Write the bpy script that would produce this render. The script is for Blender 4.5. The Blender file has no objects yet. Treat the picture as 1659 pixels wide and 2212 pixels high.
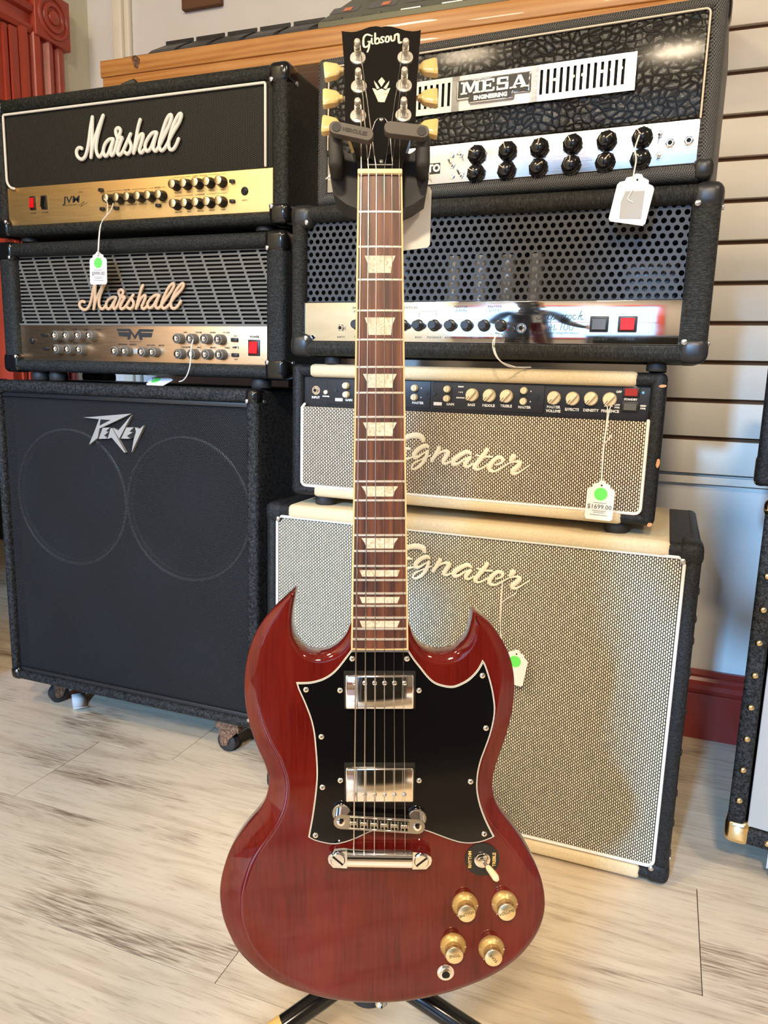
import bpy, bmesh, math, random
from mathutils import Vector, Matrix, Euler
from math import sin, cos, pi, radians as R
random.seed(4)
S = bpy.context.scene
COL = S.collection

# ------------------------------------------------------------------ camera, world, lights, exposure
def make_camera():
    cd = bpy.data.cameras.new('camera'); co = bpy.data.objects.new('camera', cd); COL.objects.link(co)
    p, r, yaw = R(10.503), R(1.605), 0.358
    fw = Vector((0, cos(p), -sin(p))); up = Vector((0, sin(p), cos(p))); rt = Vector((1, 0, 0))
    rr = cos(r)*rt + sin(r)*up; uu = -sin(r)*rt + cos(r)*up
    m = Matrix((rr, uu, -fw)).transposed().to_4x4()
    co.matrix_world = Matrix.Translation((0, 0, .91)) @ Matrix.Rotation(yaw, 4, 'Z') @ m
    cd.sensor_fit = 'VERTICAL'; cd.sensor_height = 24; cd.lens = 1600.1/2212*24
    cd.clip_start = .02
    S.camera = co
make_camera()
w = bpy.data.worlds.new('world'); S.world = w; w.use_nodes = True
w.node_tree.nodes['Background'].inputs[0].default_value = (.38, .64, 1, 1)
w.node_tree.nodes['Background'].inputs[1].default_value = 2.0
def area(name, loc, target, sx, sy, energy, color, spread=180):
    l = bpy.data.lights.new(name, 'AREA'); l.shape = 'RECTANGLE'; l.size = sx; l.size_y = sy
    l.energy = energy; l.color = color; l.spread = R(spread)
    o = bpy.data.objects.new(name, l); COL.objects.link(o); o.location = loc
    o.rotation_euler = (Vector(target)-Vector(loc)).to_track_quat('-Z', 'Y').to_euler()
    return o
DAY = (.28, .58, 1.0); WARM = (1.0, .80, .55)
area('daylight_sky', (-1.35, -8.0, 3.60), (0, 1.98, .7), .42, .42, 760, DAY)
area('ceiling_lamp_a', (.25, -1.70, 2.84), (.25, -1.70, 0), .34, .34, 88, WARM)
area('ceiling_lamp_b', (-1.35, -.55, 2.84), (-1.35, -.55, 0), .34, .34, 26, WARM)
area('ceiling_lamp_c', (1.35, -.2, 2.84), (1.35, -.2, 0), .34, .34, 22, WARM)
area('ceiling_lamp_d', (-.9, -2.1, 2.84), (-.9, -2.1, 0), .5, .5, 26, (1, .88, .70))
S.view_settings.view_transform = 'Standard'; S.view_settings.look = 'None'
S.view_settings.gamma = 1; S.view_settings.use_curve_mapping = False
S.view_settings.exposure = .58

# ------------------------------------------------------------------ materials
def nt(name):
    m = bpy.data.materials.new(name); m.use_nodes = True
    return m, m.node_tree, m.node_tree.nodes['Principled BSDF']
def lk(t, a, b): t.links.new(a, b)
def setp(b, **k):
    names = {'rough': 'Roughness', 'metal': 'Metallic', 'coat': 'Coat Weight', 'coatr': 'Coat Roughness', 'spec': 'Specular IOR Level', 'sss': 'Subsurface Weight', 'sheen': 'Sheen Weight'}
    for q, v in k.items(): b.inputs[names[q]].default_value = v
def mat(name, col, **k):
    m, t, b = nt(name); b.inputs['Base Color'].default_value = (*col, 1); setp(b, **k); return m
def N(t, kind, **k):
    n = t.nodes.new(kind)
    for q, v in k.items():
        if hasattr(n, q): setattr(n, q, v)
        else: n.inputs[q].default_value = v
    return n
def coords(t, scale=(1, 1, 1), rot=(0, 0, 0), space='Object'):
    tc = N(t, 'ShaderNodeTexCoord'); mp = N(t, 'ShaderNodeMapping')
    mp.inputs['Scale'].default_value = scale; mp.inputs['Rotation'].default_value = rot
    lk(t, tc.outputs[space], mp.inputs[0]); return mp.outputs[0]
def ramp(t, fac, stops):
    r = N(t, 'ShaderNodeValToRGB'); el = r.color_ramp.elements
    while len(el) < len(stops): el.new(.5)
    for e_, (p, c) in zip(el, stops): e_.position = p; e_.color = (*c, 1)
    lk(t, fac, r.inputs[0]); return r.outputs[0]
def bump(t, b, h, strength=.5, dist=.001):
    n = N(t, 'ShaderNodeBump'); n.inputs['Strength'].default_value = strength; n.inputs['Distance'].default_value = dist
    lk(t, h, n.inputs['Height']); lk(t, n.outputs[0], b.inputs['Normal'])
def mth(t, op, a, b=None, c=None):
    n = N(t, 'ShaderNodeMath', operation=op)
    for i, v in enumerate((a, b, c)):
        if v is None: continue
        if isinstance(v, (int, float)): n.inputs[i].default_value = v
        else: lk(t, v, n.inputs[i])
    return n.outputs[0]
def tolex(name, c0, c1, scale=420, rough=.5, strength=.7, stretch=(1, 1, 1), dist=.0028, kind='noise'):
    m, t, b = nt(name); v = coords(t, stretch)
    if kind == 'noise':
        n = N(t, 'ShaderNodeTexNoise'); n.inputs['Scale'].default_value = scale; n.inputs['Detail'].default_value = 3; n.inputs['Distortion'].default_value = 1.2
        lk(t, v, n.inputs[0]); h = n.outputs[0]
    else:
        n = N(t, 'ShaderNodeTexVoronoi', feature='DISTANCE_TO_EDGE'); n.inputs['Scale'].default_value = scale
        lk(t, v, n.inputs[0]); h = mth(t, 'MINIMUM', n.outputs['Distance'], .25)
        h = mth(t, 'MULTIPLY', h, 3.0)
    lk(t, ramp(t, h, [(.42, c0), (.60, c1)]), b.inputs['Base Color'])
    setp(b, rough=rough, spec=.24); bump(t, b, h, strength, dist); return m
M = {}
M['tolex_black'] = tolex('black_levant_vinyl', (.010, .011, .0105), (.030, .033, .030), 210, .5, .8)
M['tolex_black_b'] = tolex('black_pebbled_vinyl', (.010, .011, .011), (.032, .035, .034), 300, .48, .75)
M['tolex_ribbed'] = tolex('black_ribbed_vinyl', (.011, .0115, .0105), (.040, .040, .036), 150, .5, .8, (1, 1, 4.5))
M['tolex_ribbed_h'] = tolex('black_ribbed_vinyl_rail', (.011, .0115, .0105), (.040, .040, .036), 150, .5, .8, (4.5, 1, 1))
M['carpet'] = tolex('black_rough_vinyl', (.006, .0065, .007), (.036, .037, .038), 180, .62, 1.0, dist=.002)
M['tolex_smooth'] = tolex('black_elephant_vinyl', (.008, .009, .010), (.022, .024, .027), 300, .45, .5)
M['tan'] = tolex('tan_leather_vinyl', (.64, .52, .33), (.71, .59, .385), 300, .5, .12)
def basket():
    m, t, b = nt('black_basket_weave_vinyl'); v = coords(t, (1, 1, 1))
    sp = N(t, 'ShaderNodeSeparateXYZ'); lk(t, v, sp.inputs[0])
    xy = mth(t, 'ADD', sp.outputs[0], sp.outputs[1])
    a = mth(t, 'SINE', mth(t, 'MULTIPLY', mth(t, 'ADD', mth(t, 'MULTIPLY', xy, 1.6), sp.outputs[2]), 1300))
    c = mth(t, 'SINE', mth(t, 'MULTIPLY', mth(t, 'SUBTRACT', mth(t, 'MULTIPLY', xy, 1.6), sp.outputs[2]), 1000))
    h = mth(t, 'MAXIMUM', a, c); h = mth(t, 'MULTIPLY_ADD', h, .5, .5)
    lk(t, ramp(t, h, [(.45, (.010, .010, .012)), (.95, (.10, .10, .097))]), b.inputs['Base Color'])
    setp(b, rough=.42); bump(t, b, h, .8, .001); return m
M['basket'] = basket()
def croc():
    m, t, b = nt('crocodile_embossed_vinyl')
    v = coords(t, (1, 1, 1.25)); nz = N(t, 'ShaderNodeTexNoise'); nz.inputs['Scale'].default_value = 12; lk(t, v, nz.inputs[0])
    mx = N(t, 'ShaderNodeMixRGB', blend_type='LINEAR_LIGHT'); mx.inputs[0].default_value = .02; lk(t, v, mx.inputs[1]); lk(t, nz.outputs['Color'], mx.inputs[2])
    vo = N(t, 'ShaderNodeTexVoronoi', feature='DISTANCE_TO_EDGE'); vo.inputs['Scale'].default_value = 76; vo.inputs['Randomness'].default_value = .75; lk(t, mx.outputs[0], vo.inputs[0])
    h = mth(t, 'POWER', mth(t, 'MINIMUM', vo.outputs['Distance'], .3), .55)
    n2 = N(t, 'ShaderNodeTexNoise'); n2.inputs['Scale'].default_value = 160; n2.inputs['Detail'].default_value = 4; lk(t, v, n2.inputs[0])
    hh = mth(t, 'MULTIPLY_ADD', n2.outputs[0], .22, h)
    lk(t, ramp(t, h, [(.12, (.004, .004, .004)), (.5, (.022, .023, .022))]), b.inputs['Base Color'])
    setp(b, rough=.28, coat=.25, coatr=.15); bump(t, b, hh, 1.0, .006); return m
M['croc'] = croc()
def weave(name, px, pz, light, dark, rx=.36, rz=.40, rough=.75):
    # grille cloth: staggered columns of pale oval stitches on a dark ground
    m, t, b = nt(name); v = coords(t); sp = N(t, 'ShaderNodeSeparateXYZ'); lk(t, v, sp.inputs[0])
    u = mth(t, 'DIVIDE', sp.outputs[0], px); col = mth(t, 'FLOOR', u); fu = mth(t, 'SUBTRACT', mth(t, 'FRACT', u), .5)
    half = mth(t, 'MULTIPLY', mth(t, 'FLOORED_MODULO', col, 2.0), .5)
    q = mth(t, 'ADD', mth(t, 'DIVIDE', sp.outputs[2], pz), half); fq = mth(t, 'SUBTRACT', mth(t, 'FRACT', q), .5)
    d = mth(t, 'ADD', mth(t, 'POWER', mth(t, 'DIVIDE', mth(t, 'ABSOLUTE', fu), rx), 2.6), mth(t, 'POWER', mth(t, 'DIVIDE', mth(t, 'ABSOLUTE', fq), rz), 2.6))
    wn = N(t, 'ShaderNodeTexWhiteNoise', noise_dimensions='2D'); cb = N(t, 'ShaderNodeCombineXYZ'); lk(t, col, cb.inputs[0]); lk(t, mth(t, 'FLOOR', q), cb.inputs[1]); lk(t, cb.outputs[0], wn.inputs[0])
    lc = N(t, 'ShaderNodeMixRGB'); lc.inputs[1].default_value = (*light, 1); lc.inputs[2].default_value = (*[x*.72 for x in light], 1); lk(t, wn.outputs['Value'], lc.inputs[0])
    mx = N(t, 'ShaderNodeMixRGB'); f = mth(t, 'SMOOTH_MIN', 1.0, 1.0, 0.0)
    mr = N(t, 'ShaderNodeMapRange'); mr.inputs[1].default_value = .8; mr.inputs[2].default_value = 1.2; mr.inputs[3].default_value = 1; mr.inputs[4].default_value = 0; lk(t, d, mr.inputs[0])
    lk(t, mr.outputs[0], mx.inputs[0]); mx.inputs[1].default_value = (*dark, 1); lk(t, lc.outputs[0], mx.inputs[2])
    lk(t, mx.outputs[0], b.inputs['Base Color']); setp(b, rough=rough, spec=.3); bump(t, b, mr.outputs[0], .6, .0008); return m
M['cloth_pale'] = weave('pale_and_black_grille_cloth', .0037, .0066, (.80, .75, .58), (.016, .014, .012))
M['cloth_tan'] = weave('tan_and_black_grille_cloth', .0037, .0066, (.86, .74, .56), (.022, .015, .010), .34, .40)
M['cloth_black'] = weave('black_grille_cloth', .0040, .0040, (.075, .07, .055), (.012, .012, .010), .22, .22)
def meshmetal():
    m, t, b = nt('black_perforated_steel'); v = coords(t); sp = N(t, 'ShaderNodeSeparateXYZ'); lk(t, v, sp.inputs[0])
    pz = .0033; px = .0046
    row = mth(t, 'FLOOR', mth(t, 'DIVIDE', sp.outputs[2], pz)); fz = mth(t, 'SUBTRACT', mth(t, 'FRACT', mth(t, 'DIVIDE', sp.outputs[2], pz)), .5)
    u = mth(t, 'ADD', mth(t, 'DIVIDE', sp.outputs[0], px), mth(t, 'MULTIPLY', mth(t, 'FLOORED_MODULO', row, 2.0), .5)); fu = mth(t, 'SUBTRACT', mth(t, 'FRACT', u), .5)
    d = mth(t, 'SQRT', mth(t, 'ADD', mth(t, 'POWER', mth(t, 'MULTIPLY', fu, px), 2.0), mth(t, 'POWER', mth(t, 'MULTIPLY', fz, pz), 2.0)))
    mr = N(t, 'ShaderNodeMapRange'); mr.inputs[1].default_value = .00125; mr.inputs[2].default_value = .00155; lk(t, d, mr.inputs[0])
    b.inputs['Base Color'].default_value = (.024, .024, .025, 1); setp(b, rough=.6, spec=.18)
    bump(t, b, mr.outputs[0], .5, .0006)
    lk(t, mr.outputs[0], b.inputs['Alpha']); return m
M['meshmetal'] = meshmetal()
def metal(name, col, rough, brushed=None, bs=.0):
    m, t, b = nt(name); b.inputs['Base Color'].default_value = (*col, 1); setp(b, metal=1, rough=rough)
    if brushed:
        n = N(t, 'ShaderNodeTexNoise'); n.inputs['Scale'].default_value = 60; n.inputs['Detail'].default_value = 6; lk(t, coords(t, brushed), n.inputs[0])
        bump(t, b, n.outputs[0], bs, .0006)
        lk(t, mth(t, 'MULTIPLY_ADD', n.outputs[0], .16, rough-.06), b.inputs['Roughness'])
    return m
M['chrome'] = metal('polished_chrome', (.86, .86, .88), .06)
M['nickel'] = metal('polished_nickel', (.84, .80, .74), .1)
M['satin'] = metal('satin_steel', (.62, .62, .62), .3)
M['gold_panel'] = metal('satin_gold_panel', (.92, .62, .26), .46, (.4, 1, 12), .15)
M['copper_panel'] = metal('brushed_gold_panel', (.80, .52, .30), .30, (.4, 1, 14), .35)
M['mirror_panel'] = metal('mirror_chrome_panel', (.86, .87, .88), .045, (.3, 1, .6), .03)
M['brushed_alu'] = metal('brushed_aluminium', (.62, .61, .62), .2, (.3, 1, 14), .2)
M['brass'] = metal('brass', (.85, .66, .36), .2)
M['gold_cap'] = metal('spun_gold', (.90, .74, .43), .33)
M['gold_skirt'] = mat('translucent_gold_plastic', (.50, .33, .12), rough=.35, metal=.4, coat=.3)
M['fret'] = mat('fret_wire', (.80, .77, .70), rough=.28, metal=.55)
M['string_w'] = metal('wound_string', (.74, .69, .62), .3)
M['string_p'] = metal('plain_string', (.84, .82, .80), .15)
M['dull_metal'] = mat('grey_badge_metal', (.48, .46, .43), rough=.4, metal=.45)
M['rust'] = tolex('rusty_steel', (.10, .05, .03), (.26, .15, .09), 160, .7, .3)
M['plastic_black'] = mat('glossy_black_plastic', (.008, .008, .009), rough=.14)
M['plastic_satin'] = mat('satin_black_plastic', (.016, .016, .017), rough=.38)
M['rubber'] = mat('black_rubber', (.022, .021, .021), rough=.6)
M['pad'] = mat('grey_brown_rubber_pad', (.085, .072, .062), rough=.55)
M['panel_black'] = mat('matt_black_panel', (.012, .013, .017), rough=.45)
M['grille_grey'] = mat('dark_grey_painted_steel', (.052, .055, .062), rough=.5, spec=.3)
M['slot_grey'] = mat('warm_grey_plastic_grille', (.15, .145, .13), rough=.42)
M['dark'] = mat('dark_interior', (.006, .006, .006), rough=.9)
M['white_plastic'] = mat('white_plastic', (.80, .79, .75), rough=.35)
M['piping'] = mat('white_piping', (.82, .80, .76), rough=.4)
M['piping_blue'] = mat('cream_cord_piping', (.72, .62, .5), rough=.5)
M['logo_cream'] = mat('cream_plastic_logo', (.80, .75, .58), rough=.4)
M['logo_tan'] = mat('dull_gold_logo', (.62, .42, .26), rough=.4)
M['knob_cream'] = mat('cream_plastic', (.80, .69, .46), rough=.35)
M['ink_black'] = mat('black_print', (.02, .02, .02), rough=.5)
M['ink_grey'] = mat('grey_print', (.09, .09, .10), rough=.6)
M['ink_white'] = mat('white_print', (.80, .80, .78), rough=.5)
M['ink_gold'] = mat('gold_print', (.80, .55, .20), rough=.4)
M['red_sw'] = mat('red_rocker', (.62, .008, .012), rough=.5, spec=.2)
M['red_dark'] = mat('dark_red_rocker', (.30, .008, .008), rough=.5, spec=.2)
M['blue_led'] = mat('blue_jewel', (.16, .45, .70), rough=.2)
M['red_led'] = mat('red_jewel', (.35, .02, .02), rough=.2)
M['bone'] = mat('bone_nut', (.86, .68, .42), rough=.4, sss=.1)
M['binding'] = mat('cream_binding', (.84, .58, .32), rough=.35)
M['tuner'] = mat('amber_cream_plastic', (.70, .50, .20), rough=.25, sss=.15, coat=.3)
M['headwood'] = mat('black_lacquer', (.008, .007, .006), rough=.2, spec=.35)
M['guard'] = mat('glossy_black_guard', (.004, .004, .005), rough=.09)
M['paper'] = mat('white_card', (.84, .82, .80), rough=.7)
M['sticker'] = mat('green_sticker', (.14, .80, .12), rough=.6)
M['thread'] = mat('white_thread', (.80, .77, .72), rough=.8)
M['orange'] = mat('orange_display', (.75, .22, .08), rough=.4)
M['grey_cloth'] = mat('silver_grey_cloth', (.42, .41, .39), rough=.8)
M['pedal_olive'] = mat('olive_grey_metal', (.11, .115, .075), rough=.4, metal=.3)
M['wood_chip'] = mat('chipped_bare_wood', (.62, .30, .14), rough=.8)
def pearl():
    m, t, b = nt('pearloid'); v = coords(t, (1, 1, 1)); n = N(t, 'ShaderNodeTexNoise'); n.inputs['Scale'].default_value = 130; n.inputs['Distortion'].default_value = 2.5; n.inputs['Detail'].default_value = 2
    lk(t, v, n.inputs[0]); lk(t, ramp(t, n.outputs[0], [(.3, (.50, .46, .34)), (.5, (.70, .68, .58)), (.7, (.80, .80, .76))]), b.inputs['Base Color']); setp(b, rough=.2, coat=.5); return m
M['pearl'] = pearl()
def cherry():
    m, t, b = nt('cherry_red_lacquered_mahogany'); v = coords(t, (1, 1, .06))
    n = N(t, 'ShaderNodeTexNoise'); n.inputs['Scale'].default_value = 330; n.inputs['Detail'].default_value = 4; lk(t, v, n.inputs[0])
    n2 = N(t, 'ShaderNodeTexNoise'); n2.inputs['Scale'].default_value = 26; n2.inputs['Detail'].default_value = 2; lk(t, coords(t, (1, 1, .35)), n2.inputs[0])
    s = mth(t, 'ADD', mth(t, 'MULTIPLY', n.outputs[0], .5), mth(t, 'MULTIPLY', n2.outputs[0], .5))
    lk(t, ramp(t, s, [(.30, (.062, .0045, .004)), (.47, (.112, .0085, .0065)), (.64, (.140, .012, .008))]), b.inputs['Base Color'])
    setp(b, rough=.6, coat=1, coatr=.05, spec=.0); return m
M['cherry'] = cherry()
def rosewood():
    m, t, b = nt('rosewood'); v = coords(t, (1, 1, .07))
    n = N(t, 'ShaderNodeTexNoise'); n.inputs['Scale'].default_value = 170; n.inputs['Detail'].default_value = 5; lk(t, v, n.inputs[0])
    lk(t, ramp(t, n.outputs[0], [(.3, (.028, .012, .012)), (.5, (.10, .036, .024)), (.68, (.19, .065, .032))]), b.inputs['Base Color']); setp(b, rough=.42); return m
M['rosewood'] = rosewood()
def pine():
    m, t, b = nt('varnished_pine'); v = coords(t, (.12, 1, 1))
    n = N(t, 'ShaderNodeTexNoise'); n.inputs['Scale'].default_value = 34; n.inputs['Detail'].default_value = 4; n.inputs['Distortion'].default_value = 1.4; lk(t, v, n.inputs[0])
    n2 = N(t, 'ShaderNodeTexWave', bands_direction='Z'); n2.inputs['Scale'].default_value = 22; n2.inputs['Distortion'].default_value = 5; n2.inputs['Detail'].default_value = 2; lk(t, v, n2.inputs[0])
    s = mth(t, 'ADD', mth(t, 'MULTIPLY', n.outputs[0], .7), mth(t, 'MULTIPLY', n2.outputs[0], .3))
    lk(t, ramp(t, s, [(.25, (.50, .20, .055)), (.5, (.62, .29, .085)), (.8, (.68, .35, .12))]), b.inputs['Base Color']); setp(b, rough=.35, coat=.3); return m
M['pine'] = pine()
def paint(name, c0, c1, rough=.6, sc=6, bs=.15, scb=120):
    m, t, b = nt(name); n = N(t, 'ShaderNodeTexNoise'); n.inputs['Scale'].default_value = sc; n.inputs['Detail'].default_value = 4; lk(t, coords(t), n.inputs[0])
    lk(t, ramp(t, n.outputs[0], [(.35, c0), (.65, c1)]), b.inputs['Base Color'])
    n2 = N(t, 'ShaderNodeTexNoise'); n2.inputs['Scale'].default_value = scb; n2.inputs['Detail'].default_value = 3; lk(t, coords(t), n2.inputs[0]); setp(b, rough=rough); bump(t, b, n2.outputs[0], bs, .0015); return m
M['red_paint'] = paint('brick_red_gloss_paint', (.36, .045, .022), (.44, .06, .03), .36, 9, .5, 34)
M['red_base'] = paint('red_gloss_paint_dim_light', (.20, .016, .010), (.26, .022, .014), .3, 9, .2, 34)  # same trim red, darkened for the dimmer light at the baseboard
M['slat_paint'] = paint('warm_white_slatwall', (.70, .66, .58), (.75, .72, .65), .5)
M['wall_paint'] = paint('off_white_wall_paint', (.74, .72, .68), (.78, .76, .74), .55)
M['cream_wall'] = paint('cream_plaster', (.66, .64, .50), (.72, .70, .56), .7)
M['white_trim'] = paint('ivory_trim_paint', (.80, .74, .60), (.83, .78, .66), .4)
M['groove'] = paint('brown_fibreboard_groove', (.10, .045, .018), (.15, .07, .03), .8)
M['ceiling'] = mat('ceiling_white', (.45, .42, .38), rough=.9)
M['store_wall'] = mat('taupe_store_wall', (.30, .27, .24), rough=.8)
def floorwood():
    m, t, b = nt('washed_oak_vinyl')
    oi = N(t, 'ShaderNodeObjectInfo'); tc = N(t, 'ShaderNodeTexCoord'); off = N(t, 'ShaderNodeVectorMath', operation='ADD')
    cb = N(t, 'ShaderNodeCombineXYZ'); r5 = mth(t, 'MULTIPLY', oi.outputs['Random'], 37.0); lk(t, r5, cb.inputs[0]); lk(t, r5, cb.inputs[1]); lk(t, r5, cb.inputs[2])
    lk(t, tc.outputs['Object'], off.inputs[0]); lk(t, cb.outputs[0], off.inputs[1])
    def noise(scale, st, det=4, dist=0):
        mp = N(t, 'ShaderNodeMapping'); mp.inputs['Scale'].default_value = st; lk(t, off.outputs[0], mp.inputs[0])
        n = N(t, 'ShaderNodeTexNoise'); n.inputs['Scale'].default_value = scale; n.inputs['Detail'].default_value = det; n.inputs['Distortion'].default_value = dist; lk(t, mp.outputs[0], n.inputs[0]); return n.outputs[0]
    g = noise(260, (.07, 1, 1), 6, .5)      # fine grain
    g2 = noise(30, (.10, 1, 1), 4, 1.2)    # streaks
    p = noise(6.5, (.42, 1, 1), 4, .8)      # smoky patches
    base = ramp(t, g2, [(.30, (.56, .455, .335)), (.46, (.68, .57, .43)), (.60, (.73, .62, .475)), (.8, (.66, .57, .46))])
    mx = N(t, 'ShaderNodeMixRGB', blend_type='MULTIPLY'); lk(t, base, mx.inputs[1]); lk(t, ramp(t, g, [(.30, (.60, .54, .50)), (.45, (.96, .96, .96)), (1, (1, 1, 1))]), mx.inputs[2]); mx.inputs[0].default_value = .6
    mx2 = N(t, 'ShaderNodeMixRGB', blend_type='MULTIPLY'); lk(t, mx.outputs[0], mx2.inputs[1]); mx2.inputs[2].default_value = (.40, .345, .32, 1)
    k = mth(t, 'MULTIPLY', ramp_f(t, p, .52, .68), ramp_f(t, g, .64, .40)); lk(t, k, mx2.inputs[0])
    lk(t, mx2.outputs[0], b.inputs['Base Color']); setp(b, rough=.38); bump(t, b, g, .18, .0006); return m
def ramp_f(t, x, a, b_):
    mr = N(t, 'ShaderNodeMapRange'); mr.inputs[1].default_value = a; mr.inputs[2].default_value = b_; lk(t, x, mr.inputs[0]); return mr.outputs[0]
M['floor'] = floorwood()

# ------------------------------------------------------------------ mesh builder
class MB:
    def __init__(s): s.v = []; s.f = []; s.sm = []; s.mi = []; s.cur = 0; s.X = None
    def add(s, vs, fs, smooth=False):
        o = len(s.v); s.v += [tuple(s.X @ Vector(p)) if s.X else tuple(p) for p in vs]
        s.f += [tuple(i+o for i in f) for f in fs]; s.sm += [smooth]*len(fs); s.mi += [s.cur]*len(fs); return s
    def box(s, x0, x1, y0, y1, z0, z1):
        return s.add([(x0, y0, z0), (x1, y0, z0), (x1, y1, z0), (x0, y1, z0), (x0, y0, z1), (x1, y0, z1), (x1, y1, z1), (x0, y1, z1)],
            [(0, 3, 2, 1), (4, 5, 6, 7), (0, 1, 5, 4), (1, 2, 6, 5), (2, 3, 7, 6), (3, 0, 4, 7)])
    def rbox(s, x0, x1, y0, y1, z0, z1, r=.004, seg=3):
        bm = bmesh.new(); bmesh.ops.create_cube(bm, size=1)
        for v in bm.verts: v.co = Vector(((x0+x1)/2+v.co.x*(x1-x0), (y0+y1)/2+v.co.y*(y1-y0), (z0+z1)/2+v.co.z*(z1-z0)))
        bmesh.ops.bevel(bm, geom=bm.edges[:], offset=min(r, abs(x1-x0)*.49, abs(y1-y0)*.49, abs(z1-z0)*.49), segments=seg, profile=.5, affect='EDGES')
        bm.verts.index_update(); s.add([v.co.copy() for v in bm.verts], [[v.index for v in f.verts] for f in bm.faces], True); bm.free(); return s
    def lathe(s, prof, c=(0, 0, 0), axis=(0, -1, 0), n=24, smooth=True, cap=True):
        a = Vector(axis).normalized(); q = Vector((0, 0, 1)) if abs(a.z) < .9 else Vector((1, 0, 0))
        e1 = a.cross(q).normalized(); e2 = a.cross(e1); c = Vector(c); vs = []; fs = []
        for r_, h in prof:
            for i in range(n): an = 2*pi*i/n; vs.append(c+a*h+e1*r_*cos(an)+e2*r_*sin(an))
        for j in range(len(prof)-1):
            for i in range(n): fs.append((j*n+i, j*n+(i+1) % n, (j+1)*n+(i+1) % n, (j+1)*n+i))
        if cap: fs.append(tuple(range(n))[::-1]); fs.append(tuple((len(prof)-1)*n+i for i in range(n)))
        return s.add(vs, fs, smooth)
    def cyl(s, p0, p1, r, n=16, r1=None):
        p0 = Vector(p0); p1 = Vector(p1); L = (p1-p0).length
        return s.lathe([(r, 0), (r if r1 is None else r1, L)], p0, p1-p0, n)
    def tube(s, pts, rad, n=8, flat=1.0, fa=(0, 1, 0), sub=4, closed=False):
        P = [Vector(p) for p in pts]; rr = rad if isinstance(rad, (list, tuple)) else [rad]*len(P)
        if sub > 1 and len(P) > 2:
            Q = []; q = []
            for i in range(len(P)-1):
                a = P[max(i-1, 0)]; b = P[i]; c = P[i+1]; d = P[min(i+2, len(P)-1)]
                for k in range(sub):
                    u = k/sub; Q.append(.5*((2*b)+(-a+c)*u+(2*a-5*b+4*c-d)*u*u+(-a+3*b-3*c+d)*u**3)); q.append(rr[i]*(1-u)+rr[i+1]*u)
            Q.append(P[-1]); q.append(rr[-1]); P = Q; rr = q
        vs = []; fs = []; up = Vector(fa); m = len(P)
        for i, p in enumerate(P):
            t = (P[min(i+1, m-1)]-P[max(i-1, 0)]); t = t.normalized() if t.length > 1e-9 else Vector((0, 0, 1))
            e1 = t.cross(up)
            if e1.length < .05: e1 = t.cross(Vector((1, 0, .3)))
            e1.normalize(); e2 = e1.cross(t).normalized()
            for k in range(n): an = 2*pi*k/n; vs.append(p+e1*cos(an)*rr[i]+e2*sin(an)*rr[i]*flat)
        for i in range(m-1):
            for k in range(n): fs.append((i*n+k, i*n+(k+1) % n, (i+1)*n+(k+1) % n, (i+1)*n+k))
        # rounded ends
        for i, sg in ((0, -1), (m-1, 1)):
            t = (P[min(i+1, m-1)]-P[max(i-1, 0)]).normalized(); b0 = len(vs); ring = vs[i*n:(i+1)*n]
            vs += [P[i]+(v-P[i])*.6+t*sg*rr[i]*.75 for v in ring]
            for k in range(n): f = (i*n+k, i*n+(k+1) % n, b0+(k+1) % n, b0+k); fs.append(f if sg > 0 else f[::-1])
            fs.append(tuple(b0+k for k in range(n))[::sg*1])
        return s.add(vs, fs, True)
    def prism(s, poly, y0, y1, r=0):
        # polygon in the x-z plane, extruded from y0 (front) to y1
        bm = bmesh.new(); vs = [bm.verts.new((p[0], y0, p[1])) for p in poly]
        es = [bm.edges.new((vs[i], vs[(i+1) % len(vs)])) for i in range(len(vs))]
        bmesh.ops.triangle_fill(bm, edges=es, use_beauty=True); bm.verts.index_update()
        tri = [[v.index for v in f.verts] for f in bm.faces]; n = len(poly); bm.free()
        V = [(p[0], y0, p[1]) for p in poly]+[(p[0], y1, p[1]) for p in poly]
        ar = sum(poly[i][0]*poly[(i+1) % n][1]-poly[(i+1) % n][0]*poly[i][1] for i in range(n))
        F = []
        for f in tri:
            a, b, c = [poly[i] for i in f]; o = (b[0]-a[0])*(c[1]-a[1])-(c[0]-a[0])*(b[1]-a[1])
            g = f if o > 0 else f[::-1]; F.append(g); F.append([i+n for i in g[::-1]])
        for i in range(n):
            j = (i+1) % n; F.append((i, i+n, j+n, j) if ar > 0 else (i, j, j+n, i+n))
        return s.add(V, F)
    def build(s, name, m, parent=None, loc=(0, 0, 0), rot=(0, 0, 0), kind=None, auto=True):
        me = bpy.data.meshes.new(name); me.from_pydata(s.v, [], s.f); me.validate()
        for q in (m if isinstance(m, (list, tuple)) else [m]): me.materials.append(q)
        if len(me.polygons) == len(s.f):
            me.polygons.foreach_set('use_smooth', s.sm); me.polygons.foreach_set('material_index', s.mi)
        me.update()
        if auto and any(s.sm): me.set_sharp_from_angle(angle=R(40))
        o = bpy.data.objects.new(name, me); COL.objects.link(o); o.parent = parent; o.location = loc; o.rotation_euler = rot
        if kind: o['kind'] = kind
        return o
def thing(name, label, cat, loc=(0, 0, 0), rot=(0, 0, 0), group=None):
    o = bpy.data.objects.new(name, None); COL.objects.link(o); o.location = loc; o.rotation_euler = rot; o.empty_display_size = .05
    o['label'] = label; o['category'] = cat
    if group: o['group'] = group
    return o
def tag(o, label, cat, group=None):
    o['label'] = label; o['category'] = cat
    if group: o['group'] = group
    return o
def dup(o, parent, loc=None, rot=None):
    c = o.copy(); COL.objects.link(c); c.parent = parent
    if loc is not None: c.location = loc
    if rot is not None: c.rotation_euler = rot
    for ch in list(o.children): dup(ch, c)
    return c
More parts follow.
